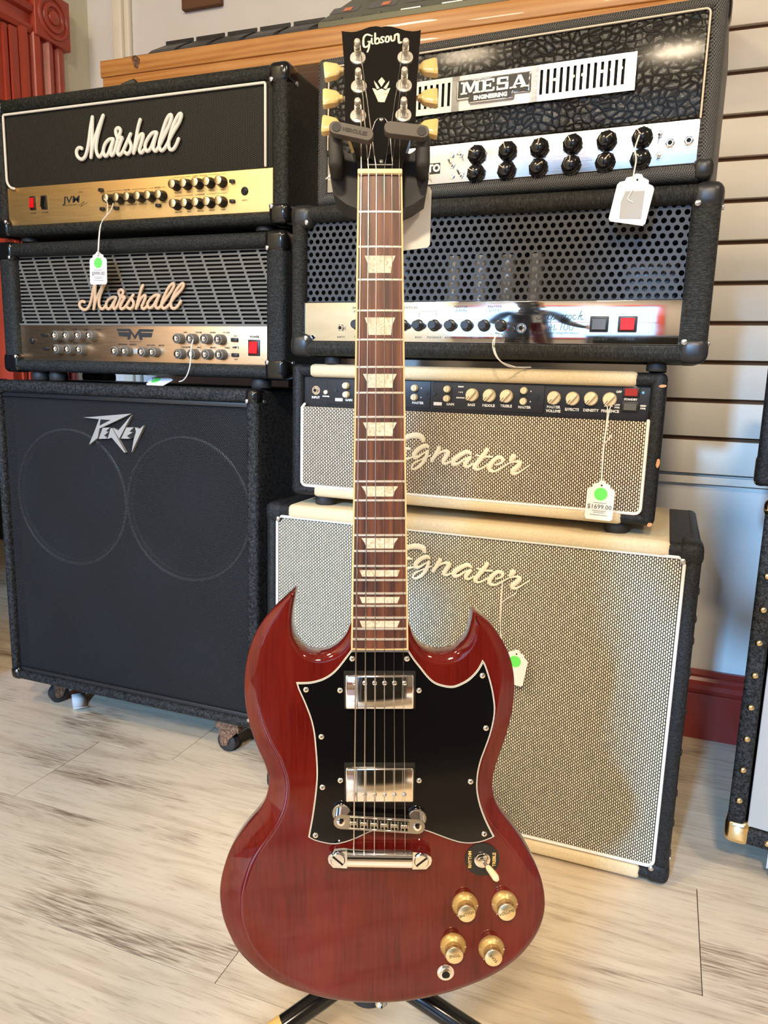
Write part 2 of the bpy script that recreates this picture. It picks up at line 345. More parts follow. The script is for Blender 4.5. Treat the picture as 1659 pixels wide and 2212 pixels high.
def text_into(mb, txt, x, z, size, y=-.0004, rot=0, align='CENTER', sx=1.0, bold=0, shear=0, up=None):
    cu = bpy.data.curves.new('t', 'FONT'); cu.body = txt; cu.size = size; cu.align_x = align; cu.align_y = 'CENTER'; cu.offset = bold; cu.shear = shear; cu.resolution_u = 2; cu.fill_mode = 'FRONT'
    ob = bpy.data.objects.new('t', cu); COL.objects.link(ob); dg = bpy.context.evaluated_depsgraph_get()
    me = bpy.data.meshes.new_from_object(ob.evaluated_get(dg)); c, s_ = cos(rot), sin(rot)
    vs = [(x+(v.co.x*sx*c-v.co.y*s_), y, z+(v.co.x*sx*s_+v.co.y*c)) for v in me.vertices]
    mb.add(vs, [tuple(p.vertices) for p in me.polygons])
    bpy.data.objects.remove(ob); bpy.data.curves.remove(cu); bpy.data.meshes.remove(me)
def mm(pts): return [(a/1000, b/1000) for a, b in pts]
def p3(pts, y=0): return [(a, y, b) for a, b in pts]
def arc_pts(cx, cz, r, a0, a1, n=6): return [(cx+r*cos(R(a0+(a1-a0)*i/n)), cz+r*sin(R(a0+(a1-a0)*i/n))) for i in range(n+1)]
def rrect(x0, x1, z0, z1, r, n=5):
    return arc_pts(x1-r, z0+r, r, -90, 0, n)+arc_pts(x1-r, z1-r, r, 0, 90, n)+arc_pts(x0+r, z1-r, r, 90, 180, n)+arc_pts(x0+r, z0+r, r, 180, 270, n)
def ring_piping(mb, x0, x1, z0, z1, r, w_, y, closed=True):
    p = rrect(x0, x1, z0, z1, r); p.append(p[0]); mb.tube(p3(p, y), w_, 8, sub=1)

# ------------------------------------------------------------------ the room
def struct(mb, name, m, **k): return mb.build(name, m, kind='structure', **k)
floor = struct(MB().box(-5.2, 2.8, -3.1, 3.6, -.05, -.0065), 'floor', M['groove'])
pl = MB().rbox(.0007, 1.3643, .0007, .2593, -.0063, 0, .0002, 1)
plank = pl.build('floor_plank', M['floor'], floor); first = True
joint = {0: -1.235, -1: -.56, 1: -1.02, 2: -.45, 3: -1.3, -2: -.02, -3: -1.0, -4: -.3, 4: -.8, 5: -.2}
for k in range(-9, 9):
    j = joint.get(k, random.uniform(-1.3, 0))
    for i in range(-3, 3):
        x = j+i*1.365
        if x > 2.8 or x+1.365 < -5.0: continue
        if first: plank.location = (x, 1.085+.26*k, 0); first = False
        else: dup(plank, floor, (x, 1.085+.26*k, 0))
# back wall (behind the amps) and the panelling on it
wb = MB().box(-1.75, 2.8, 1.992, 2.10, 0, 2.9); wall_back = struct(wb, 'wall_back', M['wall_paint'])
MB().box(-.62, 2.8, 1.984, 1.992, .690, 2.55).build('slatwall_backing', M['groove'], wall_back)
sl = MB().rbox(-.62, 2.8, 1.970, 1.9845, .0052, .0862, .002, 2)
slat = sl.build('slat', M['slat_paint'], wall_back, (0, 0, .6868))
for k in range(1, 20): dup(slat, wall_back, (0, 0, .6868+.0912*k))
MB().box(-.62, 2.8, 1.976, 1.991, .666, .684).build('ledge_strip', M['slat_paint'], wall_back)
MB().rbox(-1.40, -1.27, 1.975, 1.992, 1.918, 2.0, .003).build('wall_batten', M['groove'], wall_back)
MB().rbox(-1.64, -1.605, 1.965, 1.992, 0, 2.9, .006).rbox(-1.605, -1.585, 1.975, 1.992, 0, 2.9, .006).build('wall_trim', M['white_trim'], wall_back)
bb = MB(); prof = [(1.99, .184), (1.978, .184), (1.972, .176), (1.974, .168), (1.969, .160), (1.962, .152), (1.9605, .140), (1.964, .130), (1.972, .124), (1.972, .119), (1.972, .001), (1.99, .001)]
vs = [(x, a, b) for x in (-1.75, 2.8) for a, b in prof]; n = len(prof)
bb.add(vs, [(i, (i+1) % n, n+(i+1) % n, n+i) for i in range(n)]); bb.build('baseboard_back', M['red_base'], kind='structure')
# left wall with its doorway
wl = MB().box(-1.80, -1.75, 1.64, 2.10, 0, 2.9).box(-1.80, -1.75, .64, 1.64, 1.80, 2.9).box(-1.80, -1.75, -3.1, .64, 0, 2.9)
wall_left = struct(wl, 'wall_left', M['cream_wall'])
cs = MB(); cs.X = Matrix(((0, 0, -1, 0), (1, 0, 0, 0), (0, 1, 0, 0), (0, 0, 0, 1)))
def casing(mb, y0, y1, z0, z1):
    # fluted board standing on the wall; local x -> Y, local y(extrusion) -> Z
    W_ = y1-y0; P = [(0, 0), (0, .020), (.10, .026), (.16, .026), (.20, .014), (.26, .014), (.30, .026), (.40, .030), (.46, .016), (.54, .016), (.60, .030), (.70, .026), (.74, .014), (.80, .014), (.84, .026), (.92, .026), (1, .020), (1, 0)]
    vs = [(-1.75+b, y0+a*W_, z) for z in (z0, z1) for a, b in P]; n = len(P)
    mb.add(vs, [(i, (i+1) % n, n+(i+1) % n, n+i) for i in range(n)]+[tuple(range(n)), tuple(range(n, 2*n))[::-1]])
dc = MB(); casing(dc, 1.700, 1.865, 0, 1.812); door_casing = dc.build('door_1', M['red_paint'], kind='structure')
dj = MB(); dj.box(-1.80, -1.742, 1.625, 1.70, 0, 1.80).box(-1.80, -1.735, 1.655, 1.668, 0, 1.80).box(-1.735, -1.728, 1.672, 1.695, 0, 1.80); dj.build('jamb', M['red_paint'], door_casing)
dl = MB(); P = [(0, 0), (.020, 0), (.026, .012), (.026, .02), (.014, .026), (.014, .05), (.026, .056), (.030, .07), (.016, .082), (.016, .10), (.028, .108), (.028, .125), (0, .125)]
dl.add([(-1.75+a, y, 1.806+b) for y in (.58, 1.753) for a, b in P], [(i, (i+1) % 13, 13+(i+1) % 13, 13+i) for i in range(13)]); dl.build('lintel', M['red_paint'], door_casing)
ro = MB().rbox(-1.75, -1.716, 1.750, 1.880, 1.806, 1.936, .003); rp = [(.056, 0), (.054, .006), (.048, .006), (.045, .001), (.040, .001), (.037, .006), (.028, .007), (.025, .002), (.020, .002), (.017, .007), (.008, .010), (.0, .011)]
ro.lathe(rp, (-1.7165, 1.815, 1.871), (1, 0, 0), 40); ro.build('rosette', M['red_paint'], door_casing)
MB().box(-1.80, -1.742, .58, .66, 0, 1.80).build('jamb', M['red_paint'], door_casing)
# the next room, seen through the doorway
struct(MB().box(-5.2, -5.1, -3.1, 3.6, 0, 2.9), 'wall_next_room', M['cream_wall'])
struct(MB().box(-5.2, -1.75, 3.5, 3.6, 0, 2.9).box(-1.80, -1.75, 2.1, 3.6, 0, 2.9), 'wall_next_room_back', M['cream_wall'])
struct(MB().box(2.8, 2.9, -3.1, 2.1, 0, 2.9), 'wall_right', M['store_wall'])
struct(MB().box(-5.2, 2.9, -3.1, 3.6, 2.9, 3.0), 'ceiling', M['ceiling'])
wf = MB(); WX = ((-1.95, .90),)
wf.box(-5.2, -1.95, -3.1, -3.0, 0, 2.9).box(.9, 2.8, -3.1, -3.0, 0, 2.9).box(-1.95, .9, -3.1, -3.0, 0, .40).box(-1.95, .9, -3.1, -3.0, 2.30, 2.9); struct(wf, 'wall_front', M['store_wall'])
for i, (a, b) in enumerate(WX):
    f = MB().box(a-.09, a, -3.0, -2.97, .31, 2.39).box(b, b+.09, -3.0, -2.97, .31, 2.39).box(a, b, -3.0, -2.97, 2.3, 2.39).box(a, b, -3.0, -2.97, .31, .4).box(a, b, -3.07, -3.03, 1.30, 1.34)
    struct(f, 'window_%d' % (i+1), M['red_paint'])

# ------------------------------------------------------------------ shared amplifier pieces
def rivet(mb, x, y, z, r=.0042, axis=(0, -1, 0)): mb.lathe([(r*1.15, -.001), (r*1.1, .0012), (r*.75, .0022), (0.0001, .0026)], (x, y, z), axis, 14, cap=False)
def shell(p, w_, h, d, tl, tr, tb, tt, m, r=.012, mrail=None, back=.012, name='cabinet'):
    MB().rbox(0, tl, 0, d, 0, h, r).build('side_panel', m, p); MB().rbox(w_-tr, w_, 0, d, 0, h, r).build('side_panel', m, p)
    MB().rbox(.002, w_-.002, .0005, d-.0005, .0005, tb, r).build('bottom_panel', mrail or m, p); MB().rbox(.002, w_-.002, .0005, d-.0005, h-tt, h-.0005, r).build('top_panel', mrail or m, p)
    MB().box(tl*.6, w_-tr*.6, d-back, d-.003, tb*.6, h-tt*.6).build('back_panel', M['dark'], p)
def corner_caps(p, w_, h, t, m, ht=.038, up=('tl', 'tr', 'bl', 'br'), r=.013, e=.0022, rv=M['satin'], dep=.05):
    for q in up:
        L = q[1] == 'l'; T = q[0] == 't'; c = MB(); c.cur = 0
        x0, x1 = (-e, t) if L else (w_-t, w_+e); z0, z1 = (h-ht, h+e) if T else (-e, ht)
        c.rbox(x0, x1, -e, dep, z0, z1, r, 4); o = c.build('corner_cap', m, p)
        k = MB(); rivet(k, x0+.010 if not L else x1-.010, -e, z0+.010 if T else z1-.010); k.build('rivet', rv, o)
        k = MB(); rivet(k, -e if L else w_+e, dep*.7, z0+.010 if T else z1-.010, axis=(-1, 0, 0) if L else (1, 0, 0)); k.build('rivet', rv, o)
def feet(p, w_, d, h, r=.018, xs=(.09, .91), inset=.04):
    f0 = None
    for fx in xs:
        for y in (inset, d-inset):
            if f0 is None: f0 = MB().lathe([(r*.9, 0), (r, -h*.3), (r, -h*.85), (r*.92, -h)], (0, 0, 0), (0, 0, 1), 20).build('rubber_foot', M['rubber'], p, (w_*fx, y, 0))
            else: dup(f0, p, (w_*fx, y, 0))
def knobs(p, pos, mk, y=0):
    o = mk(); o.parent = p; o.location = (pos[0][0]/1000, y, pos[0][1]/1000)
    for a, b in pos[1:]: dup(o, p, (a/1000, y, b/1000))
    return o
def rocker(p, x, z, w_, h, m, y=0, tilt=1):
    o = MB().rbox(-w_/2, w_/2, -.003, .004, -h/2, h/2, .0015, 2).build('rocker_switch', M['plastic_satin'], p, (x, y, z))
    c = MB(); a = w_*.36; b = h*.38
    c.add([(-a, -.0035, -b), (a, -.0035, -b), (a, -.0035, b), (-a, -.0035, b), (-a, -.0075 if tilt > 0 else -.0045, -b*.9), (a, -.0075 if tilt > 0 else -.0045, -b*.9), (a, -.0042 if tilt > 0 else -.0075, b*.9), (-a, -.0042 if tilt > 0 else -.0075, b*.9)],
          [(4, 5, 6, 7), (0, 1, 5, 4), (1, 2, 6, 5), (2, 3, 7, 6), (3, 0, 4, 7)]); c.build('rocker', m, o); return o
def jack(p, x, z, y=0, m=None, hexm=None):
    o = MB().lathe([(.0072, 0), (.0072, .003), (.0066, .0036), (.0052, .0042), (.0050, .006), (.0038, .006), (.0034, .001)], (0, 0, 0), (0, -1, 0), 6, smooth=False, cap=False).lathe([(.0085, 0), (.0085, .0012)], (0, 0, 0), (0, -1, 0), 20).build('input_jack', m or M['nickel'], p, (x, y, z))
    MB().lathe([(.0037, .0), (.0037, .0052)], (0, 0, 0), (0, -1, 0), 14).build('socket', M['dark'], o); return o
def toggle(p, x, z, y=0, up=1):
    o = MB().lathe([(.0055, 0), (.0055, .002), (.0036, .0022), (.0034, .006), (.0026, .0062)], (0, 0, 0), (0, -1, 0), 6, smooth=False).build('mini_toggle', M['nickel'], p, (x, y, z))
    MB().tube([(0, -.005, 0), (0, -.012, .003*up), (0, -.016, .005*up)], [.0012, .0015, .002], 8).build('lever', M['chrome'], o); return o
def perforated(mb, x0, x1, z0, z1, pw, ph, slot, r, y, shift, thick=.0012, n=12):
    # grid of cells each holding a rounded hole (half-length slot, radius r); successive rows are shifted
    rows = int(round((z1-z0)/ph)); ph = (z1-z0)/rows
    for j in range(rows):
        zc = z1-(j+.5)*ph; off = (shift*j) % pw; i = -1
        while x0+off+i*pw < x1:
            a = x0+off+i*pw; b_ = a+pw; i += 1; ca = max(a, x0); cb = min(b_, x1)
            if cb-ca < .0004: continue
            xc = (a+b_)/2; hl, hr = xc-slot-r, xc+slot+r
            if hl < ca or hr > cb:
                hl2 = max(hl, ca+.0004); hr2 = min(hr, cb-.0004)
                if hr2-hl2 < r*1.2:
                    mb.add([(ca, y, zc-ph/2), (cb, y, zc-ph/2), (cb, y, zc+ph/2), (ca, y, zc+ph/2)], [(0, 1, 2, 3)]); continue
                xc = (hl2+hr2)/2; sl_ = max((hr2-hl2)/2-r, 0); rr_ = min(r, (hr2-hl2)/2)
            else: sl_, rr_ = slot, r
            H = []; O = []
            for k in range(n):
                an = 2*pi*(k+.5)/n; cx = cos(an); sz = sin(an)
                H.append((xc+(sl_ if cx > 0 else -sl_)+rr_*cx, zc+rr_*sz))
                # outer point on the cell edge
                hw = (cb-xc) if cx > 0 else (xc-ca); m_ = min(hw/max(abs(cx), 1e-6) if sl_ < .001 else 1e9, (ph/2)/max(abs(sz), 1e-6))
                if sl_ < .001:
                    ox, oz = cx*m_, sz*m_
                else:
                    if abs(sz) > .72: ox = (sl_ if cx > 0 else -sl_)+rr_*cx; oz = math.copysign(ph/2, sz)
                    else: ox = math.copysign(hw, cx); oz = sz/.72*ph/2
                O.append((xc+ox, zc+oz))
            # snap the outer points nearest the four corners
            for cxx in (ca, cb):
                for czz in (zc-ph/2, zc+ph/2):
                    q = min(range(n), key=lambda t_: ((O[t_][0]-cxx)/pw)**2+((O[t_][1]-czz)/ph)**2); O[q] = (cxx, czz)
            vs = [(a_, y, b2) for a_, b2 in O]+[(a_, y, b2) for a_, b2 in H]+[(a_, y+thick, b2) for a_, b2 in H]
            fs = []
            for k in range(n): q = (k+1) % n; fs += [(k, q, n+q, n+k), (n+k, n+q, 2*n+q, 2*n+k)]
            mb.add(vs, fs)
MARSH = [  # strokes of the script logo, local mm-like units traced once and reused
 [(200,530),(160,520),(125,560),(135,620),(185,655),(235,630),(270,560),(300,450),(330,300),(362,175)], [(362,175),(350,350),(340,480),(320,635)],
 [(320,635),(345,520),(390,400),(450,270),(508,160)], [(508,160),(450,310),(405,450),(395,560),(425,625),(460,610),(490,560)],
 [(630,430),(580,430),(520,480),(490,560),(510,620),(550,600),(600,500),(630,440)], [(630,440),(590,560),(600,615),(640,570),(690,430)],
 [(690,430),(668,370),(670,325),(700,305),(728,330),(715,380),(690,430)], [(690,425),(750,415),(735,445),(700,520),(680,580),(700,610),(745,575),(800,480),(860,375)],
 [(860,375),(835,430),(860,500),(850,560),(810,600),(775,580)], [(890,590),(930,420),(960,300),(990,220)], [(905,560),(950,440),(1000,380),(1020,400),(985,500),(965,560),(990,590),(1030,550)],
 [(1190,365),(1140,370),(1080,430),(1040,510),(1060,570),(1110,540),(1160,440),(1190,375)], [(1195,370),(1155,480),(1145,545),(1175,570),(1210,530)],
 [(1210,530),(1270,430),(1350,290),(1385,200),(1360,180),(1310,250),(1250,400),(1220,500),(1240,565),(1280,550),(1320,500)],
 [(1320,500),(1390,380),(1470,270),(1505,190),(1485,170),(1430,240),(1370,370),(1340,480),(1350,550),(1390,555),(1430,510),(1465,440)]]
def marshall(p, x0, x1, z0, z1, m, y, r=.0036, flat=.9):
    # the photograph shows the word rising in perspective; level it by removing that slope
    mb = MB()
    for st in MARSH:
        pts = []
        for a, b in st:
            u = (a-120)/1390; v = (655-(b+u*98))/500
            pts.append((x0+u*(x1-x0), y, z0+v*(z1-z0)))
        mb.tube(pts, r, 8, flat=flat, sub=3)
    return mb.build('script_logo', m, p)

# ------------------------------------------------------------------ left stack, top: amplifier head with white script and gold panel
t = thing('amplifier_head', 'black amplifier head with white script logo and gold panel, top of the left stack', 'amplifier', (-1.53, 1.40, 1.2065), group=None)
W_, H_ = .78, .300
shell(t, W_, H_, .25, .038, .038, .026, .030, M['tolex_black'], .013)
corner_caps(t, W_, H_, .045, M['plastic_black'], .042)
feet(t, W_, .25, .0106, .022)
MB().rbox(.036, .742, .010, .020, .104, .272, .002).build('grille_cloth', M['cloth_black'], t)
pp = MB(); p_ = arc_pts(.062, .128, .022, 270, 180, 6)+arc_pts(.0445, .2625, .004, 180, 90, 3)+arc_pts(.7235, .2625, .004, 90, 0, 3)+[(.7275, .112)]
pp.tube(p3(p_, .006), .0028, 8, sub=1).build('piping', M['piping'], t)
gp = MB().rbox(.030, .745, .0095, .014, .024, .1085, .001).build('control_panel', M['gold_panel'], t)
marshall(t, .250, .531, .156, .246, M['white_plastic'], .004, .0041)
def kn_gold():
    o = MB().lathe([(.0112, 0), (.0112, .004), (.0098, .006), (.0094, .019), (.0088, .0195)], (0, 0, 0), (0, -1, 0), 24).build('knob', M['plastic_satin'], None)
    MB().lathe([(.0087, .0188), (.0085, .0202), (.0078, .0206)], (0, 0, 0), (0, -1, 0), 24).build('knob_cap', M['gold_cap'], o); return o
kz = [(x+15, 68) for x in (321, 349, 377, 405, 432, 460)]+[(x+15, 87) for x in (496, 524, 553, 581, 610)]+[(x+15, 48) for x in (497, 525, 553, 581, 610)]
knobs(t, kz, kn_gold, .0095)
def push():
    return MB().rbox(-.0055, .0055, -.007, .002, -.0035, .0035, .0012, 2).build('push_button', M['plastic_satin'], None)
knobs(t, [(312, 89), (314, 49), (352, 49), (464, 49), (649, 87), (649, 48)], push, .0095)
rocker(t, .112, .072, .017, .030, M['red_sw'], .0095); rocker(t, .146, .072, .017, .030, M['plastic_black'], .0095)
jack(t, .677, .067, .0095, M['plastic_satin'])
L = MB(); yy = -.0004+.0095
text_into(L, 'JVM', .225, .0735, .0205, yy, sx=1.4, bold=.0004, shear=.1); text_into(L, '210H', .252, .0885, .005, yy)
text_into(L, 'Master Volume Amplifier', .222, .0625, .0036, yy)
for tx, x, z in (('POWER', 112, 50), ('STANDBY', 147, 50), ('VOLUME', 336, 52), ('MASTER', 364, 56), ('RESONANCE', 392, 55), ('PRESENCE', 420, 55), ('OD', 447, 55), ('CLEAN', 475, 55), ('INPUT', 677, 49),
                 ('VOLUME', 513, 73), ('BASS', 541, 73), ('MIDDLE', 569, 73), ('TREBLE', 597, 73), ('GAIN', 625, 73), ('VOLUME', 513, 33.5), ('BASS', 541, 33.5), ('MIDDLE', 569, 33.5), ('TREBLE', 597, 33.5), ('GAIN', 625, 33.5),
                 ('MASTER', 380, 86), ('REVERB', 461, 86), ('CLEAN / CRUNCH', 568, 103.5), ('OVERDRIVE', 568, 66)):
    text_into(L, tx, x/1000, z/1000, .0046, yy)
for a, b, z in ((325, 367, 86), (393, 432, 86), (440, 451, 86), (471, 482, 86), (502, 546, 103.5), (590, 634, 103.5), (502, 552, 66), (584, 634, 66)): L.box(a/1000, b/1000, yy-.0001, yy, z/1000, z/1000+.0004)
L.tube([(.243, yy, .060), (.262, yy, .068), (.250, yy, .058), (.270, yy, .066)], .0003, 4)
L.build('lettering', M['ink_black'], t)

# ------------------------------------------------------------------ left stack, middle: head with slotted grey grille
t = thing('amplifier_head', 'black amplifier head with slotted grey grille and tan script logo, middle of the left stack', 'amplifier', (-1.53, 1.40, .8935))
W_, H_ = .775, .300
shell(t, W_, H_, .25, .047, .047, .030, .032, M['tolex_black_b'], .014)
corner_caps(t, W_, H_, .050, M['plastic_black'], .045)
feet(t, W_, .25, .0198, .022, (.10, .17, .90))
g = MB(); perforated(g, .045, .735, .113, .268, .0468, .0088, .0185, .0024, .020, .0034, .003); g.build('slotted_grille', M['slot_grey'], t)
MB().box(.045, .735, .030, .034, .11, .27).build('baffle', M['dark'], t)
MB().rbox(.045, .733, .014, .020, .024, .1125, .001).build('control_panel', M['copper_panel'], t)
MB().box(.045, .733, .012, .020, .110, .114).build('panel_edge', M['slot_grey'], t)
marshall(t, .231, .522, .146, .215, M['logo_tan'], .012, .0037, .7)
def kn_chrome():
    o = MB().lathe([(.0118, 0), (.0112, .003), (.0108, .017), (.010, .018)], (0, 0, 0), (0, -1, 0), 24).build('knob', M['slot_grey'], None)
    MB().lathe([(.0082, .0175), (.0082, .020), (.006, .0235), (.003, .025), (.0002, .0255)], (0, 0, 0), (0, -1, 0), 20, cap=False).build('knob_cap', M['chrome'], o); return o
knobs(t, [(168, 86), (201, 86), (236, 87), (270, 87), (169, 55), (204, 55), (238, 55), (340, 53), (368, 53), (415, 52), (444, 52), (510, 82), (545, 82), (581, 82), (616, 81), (512, 49), (547, 49), (583, 49), (618, 49)], kn_chrome, .014)
knobs(t, [(123, 88), (126, 56)], lambda: MB().rbox(-.010, .008, -.005, .002, -.003, .003, .001, 2).build('mini_switch', M['plastic_satin'], None), .014)
knobs(t, [(648, 81), (649, 49)], lambda: MB().rbox(-.008, .008, -.006, .002, -.0042, .0042, .0015, 2).build('push_button', M['plastic_satin'], None), .014)
MB().rbox(-.006, .006, -.003, .002, -.006, .006, .001).build('slide_switch', M['dull_metal'], t, (.386, .014, .053))
jack(t, .082, .074, .014, M['plastic_satin'])
rocker(t, .695, .065, .028, .034, M['red_sw'], .014)
yy = .0136; L = MB()
for poly in ([(334, 103), (368, 103), (372, 103), (384.5, 88), (384.5, 79.5), (375, 93), (371, 79), (363, 79), (369, 97.5), (336.5, 97.5)], [(337.5, 95.5), (367, 95.5), (365.5, 85), (341, 86.5)],
             [(437, 102), (401, 102.5), (398, 102.5), (384.5, 88), (384.5, 79.5), (394.5, 92), (398, 78.5), (406, 78.5), (401, 96.5), (434, 96.5)], [(433.5, 94.5), (402.5, 94.5), (404, 84.5), (430, 84.5)]):
    L.prism(mm(poly), yy-.0002, yy)
text_into(L, 'M O D E F O U R', .386, .0745, .0042, yy)
for tx, x, z in (('GAIN', 178, 101), ('VOLUME', 211, 101), ('REVERB', 246, 101), ('FX LEVEL', 281, 101), ('BASS', 180, 70), ('MIDDLE', 214, 70), ('TREBLE', 250, 70), ('RESONANCE', 350, 68), ('PRESENCE', 379, 68), ('SOLO LEVEL', 428, 67), ('MASTER', 457, 67),
                 ('GAIN', 521, 96), ('VOLUME', 556, 96), ('REVERB', 592, 96), ('FX LEVEL', 627, 96), ('TONE MATRIX', 522, 64), ('BASS', 556, 64), ('MIDDLE', 592, 64), ('TREBLE', 628, 64), ('OD1', 649, 89), ('OD2', 650, 40), ('AMP 1', 128, 72), ('INPUT', 82, 90)):
    text_into(L, tx, x/1000, z/1000, .0042, yy, bold=.0001)
text_into(L, 'POWER', .696, .0875, .0065, yy, bold=.0003); text_into(L, 'AMP 2', .649, .065, .0058, yy, bold=.0003)
L.build('lettering', M['ink_black'], t)

# ------------------------------------------------------------------ left stack, bottom: big cabinet with steel mesh grille
t = thing('speaker_cabinet', 'tall black speaker cabinet on casters with steel mesh and jagged grey badge, left', 'speaker', (-1.565, 1.39, .09))
W_, H_ = .75, .782
shell(t, W_, H_, .36, .022, .030, .024, .030, M['carpet'], .011)
corner_caps(t, W_, H_, .034, M['plastic_black'], .036, dep=.040, r=.014)
MB().box(.02, .722, .0165, .0172, .02, .757).build('mesh_grille', M['meshmetal'], t)
MB().box(.02, .722, .045, .06, .02, .757).build('baffle', M['dark'], t)
MB().rbox(.022, .720, .010, .017, .742, .752, .001).build('grille_rail', M['plastic_satin'], t); MB().rbox(.022, .720, .010, .017, .024, .034, .001).build('grille_rail', M['plastic_satin'], t)
for cx in (.195, .538):
    sp_ = MB(); sp_.lathe([(.172, 0), (.172, .004), (.168, .006), (.166, .004), (.166, -.001)], (cx, .044, .497), (0, -1, 0), 64, cap=False)
    o = sp_.build('speaker_ring', M['slot_grey'], t)
    MB().lathe([(.166, .002), (.160, .007), (.152, .003), (.145, -.002), (.06, -.04), (.05, -.038), (.03, -.026), (.0005, -.020)], (cx, .050, .497), (0, -1, 0), 48, cap=False).build('speaker_cone', M['rubber'], o)
LG = MB(); ox, oz = .275, .594
def pv(pts): return [(.275+(a-80)/1370*.1755, .704-(b-158+(a-80)/1370*18*0)/852*.0895-(0)) for a, b in pts]
def pvl(pts): return [(x_, z_+(x_-.275)*.085) for x_, z_ in pv(pts)]
for poly in ([(80,190),(1175,158),(705,350),(445,455),(395,660),(190,805),(370,420),(445,245)], [(520,440),(690,440),(590,515),(640,545),(545,610),(605,685),(420,685)], [(700,455),(735,455),(1015,1005),(990,1010),(715,665),(625,690)],
             [(745,450),(870,515),(1185,180),(885,695)], [(1055,455),(1220,460),(1120,545),(1180,575),(1060,640),(1110,705),(930,695)], [(1245,460),(1340,500),(1450,420),(1150,1010),(1215,700),(1265,560)]):
    LG.prism(pvl(poly), .008, .0155)
badge = LG.build('badge', M['dull_metal'], t)
BK = MB(); BK.prism(pvl([(485,250),(705,275),(455,385)]), .0074, .0079).prism(pvl([(450,450),(1240,470),(1250,640),(1120,715),(400,690)]), .012, .0158); BK.build('badge_ground', M['plastic_satin'], badge)
def caster(x, y, rotz, col_, r=.0255):
    o = MB().lathe([(r-.006, -.012), (r, -.009), (r, .009), (r-.006, .012), (.006, .012)], (0, 0, 0), (0, -1, 0), 28).build('caster', M['rubber'], t, (x, y, r-.09), (0, 0, rotz))
    b = MB(); b.prism([(-.012, -.006), (-.004, -.009), (.006, -.006), (.014, .012), (.036, .034), (.036, .040), (-.014, .040), (-.016, .030)], -.0165, -.0145).prism([(-.012, -.006), (-.004, -.009), (.006, -.006), (.014, .012), (.036, .034), (.036, .040), (-.014, .040), (-.016, .030)], .0145, .0165)
    b.box(-.022, .045, -.022, .022, .038, .0645-.0003); b.build('caster_fork', M['rust'], o)
caster(.640, .047, R(-4), 0); caster(.070, .090, R(62), 0); caster(.66, .29, R(20), 0); caster(.09, .29, R(50), 0)

# ------------------------------------------------------------------ middle stack, bottom: pale 2x12 cabinet
def egnater(mb, x0, z0, k=1.0, y=0):
    st = [([(230,200),(205,150),(130,135),(20,170),(-70,260),(-60,330),(20,350),(60,350)], [26,34,36,30,22,20,16,12]), ([(20,350),(-80,400),(-120,470),(-60,530),(60,490),(130,450)], [16,24,28,22,12,9]),
          ([(295,290),(262,275),(190,320),(120,410),(125,470),(180,450),(250,380),(300,345)], [18,26,28,30,28,14,10,8]), ([(290,350),(265,470),(200,590),(120,655),(85,635),(120,560),(230,480),(330,415)], [20,24,22,14,11,10,9,9]),
          ([(440,285),(410,370),(350,490)], [26,26,22]), ([(360,470),(430,380),(500,325),(560,335),(520,430),(500,490),(530,515),(600,465)], [8,10,16,28,28,26,16,9]),
          ([(845,320),(800,295),(720,350),(630,450),(640,505),(700,480),(780,400),(845,370)], [16,26,28,30,28,14,9,8]), ([(840,375),(790,460),(785,505),(825,515),(885,455)], [24,26,24,14,9]),
          ([(1050,225),(1000,330),(925,460),(905,520),(950,540),(1010,500),(1085,430)], [24,28,28,26,14,10,9]), ([(915,325),(1000,340),(1115,325)], [9,13,12]),
          ([(1165,440),(1225,405),(1250,350),(1200,320),(1135,380),(1090,470),(1100,530),(1160,535),(1230,480),(1320,395)], [9,14,22,22,26,28,24,12,10,9]),
          ([(1378,285),(1345,345)], [34,26]), ([(1330,390),(1400,355),(1460,365),(1430,430),(1375,500),(1385,535),(1440,520),(1510,450),(1580,380)], [9,12,26,28,28,22,12,9,8])]
    for pts, rr in st:
        P = [(x0+(a-230)*.0001513*k, y, z0-(b-165)*.000125*k-(a-230)*.0000075*k+.0) for a, b in pts]
        mb.tube(P, [r_*.000135*k for r_ in rr], 8, flat=.0, sub=3) if False else mb.tube(P, [r_*.000165*k for r_ in rr], 8, flat=.40, sub=3)
t = thing('speaker_cabinet', 'large cream and black speaker cabinet with woven pale grille, directly behind the guitar', 'speaker', (-.752, 1.315, .008))
W_, H_ = .830, .637
shell(t, W_, H_, .376, .024, .028, .026, .028, M['tolex_smooth'], .012)
MB().rbox(.048, .782, -.0014, .374, H_-.030, H_+.0012, .012).build('vinyl_band', M['tan'], t)
MB().rbox(.048, .782, -.0014, .374, -.0012, .026, .008).build('vinyl_band', M['tan'], t)
corner_caps(t, W_, H_, .040, M['tolex_smooth'], .040, dep=.06, r=.014)
feet(t, W_, .376, .0065, .02, (.06, .94))
MB().rbox(.026, .800, .004, .020, .030, .612, .002).build('grille_cloth', M['cloth_pale'], t)
pp = MB(); ring_piping(pp, .026, .803, .031, .612, .012, .0030, .003); pp.build('piping', M['piping'], t)
LG = MB(); egnater(LG, .345, .577, .985, .000); LG.build('script_logo', M['logo_cream'], t)
for z in (.62, .55, .50, .46, .40, .33, .25, .17, .11, .05): sr = MB(); rivet(sr, W_+.0005, .03, z, .006, (1, 0, 0)); sr.build('side_screw', M['plastic_satin'], t)

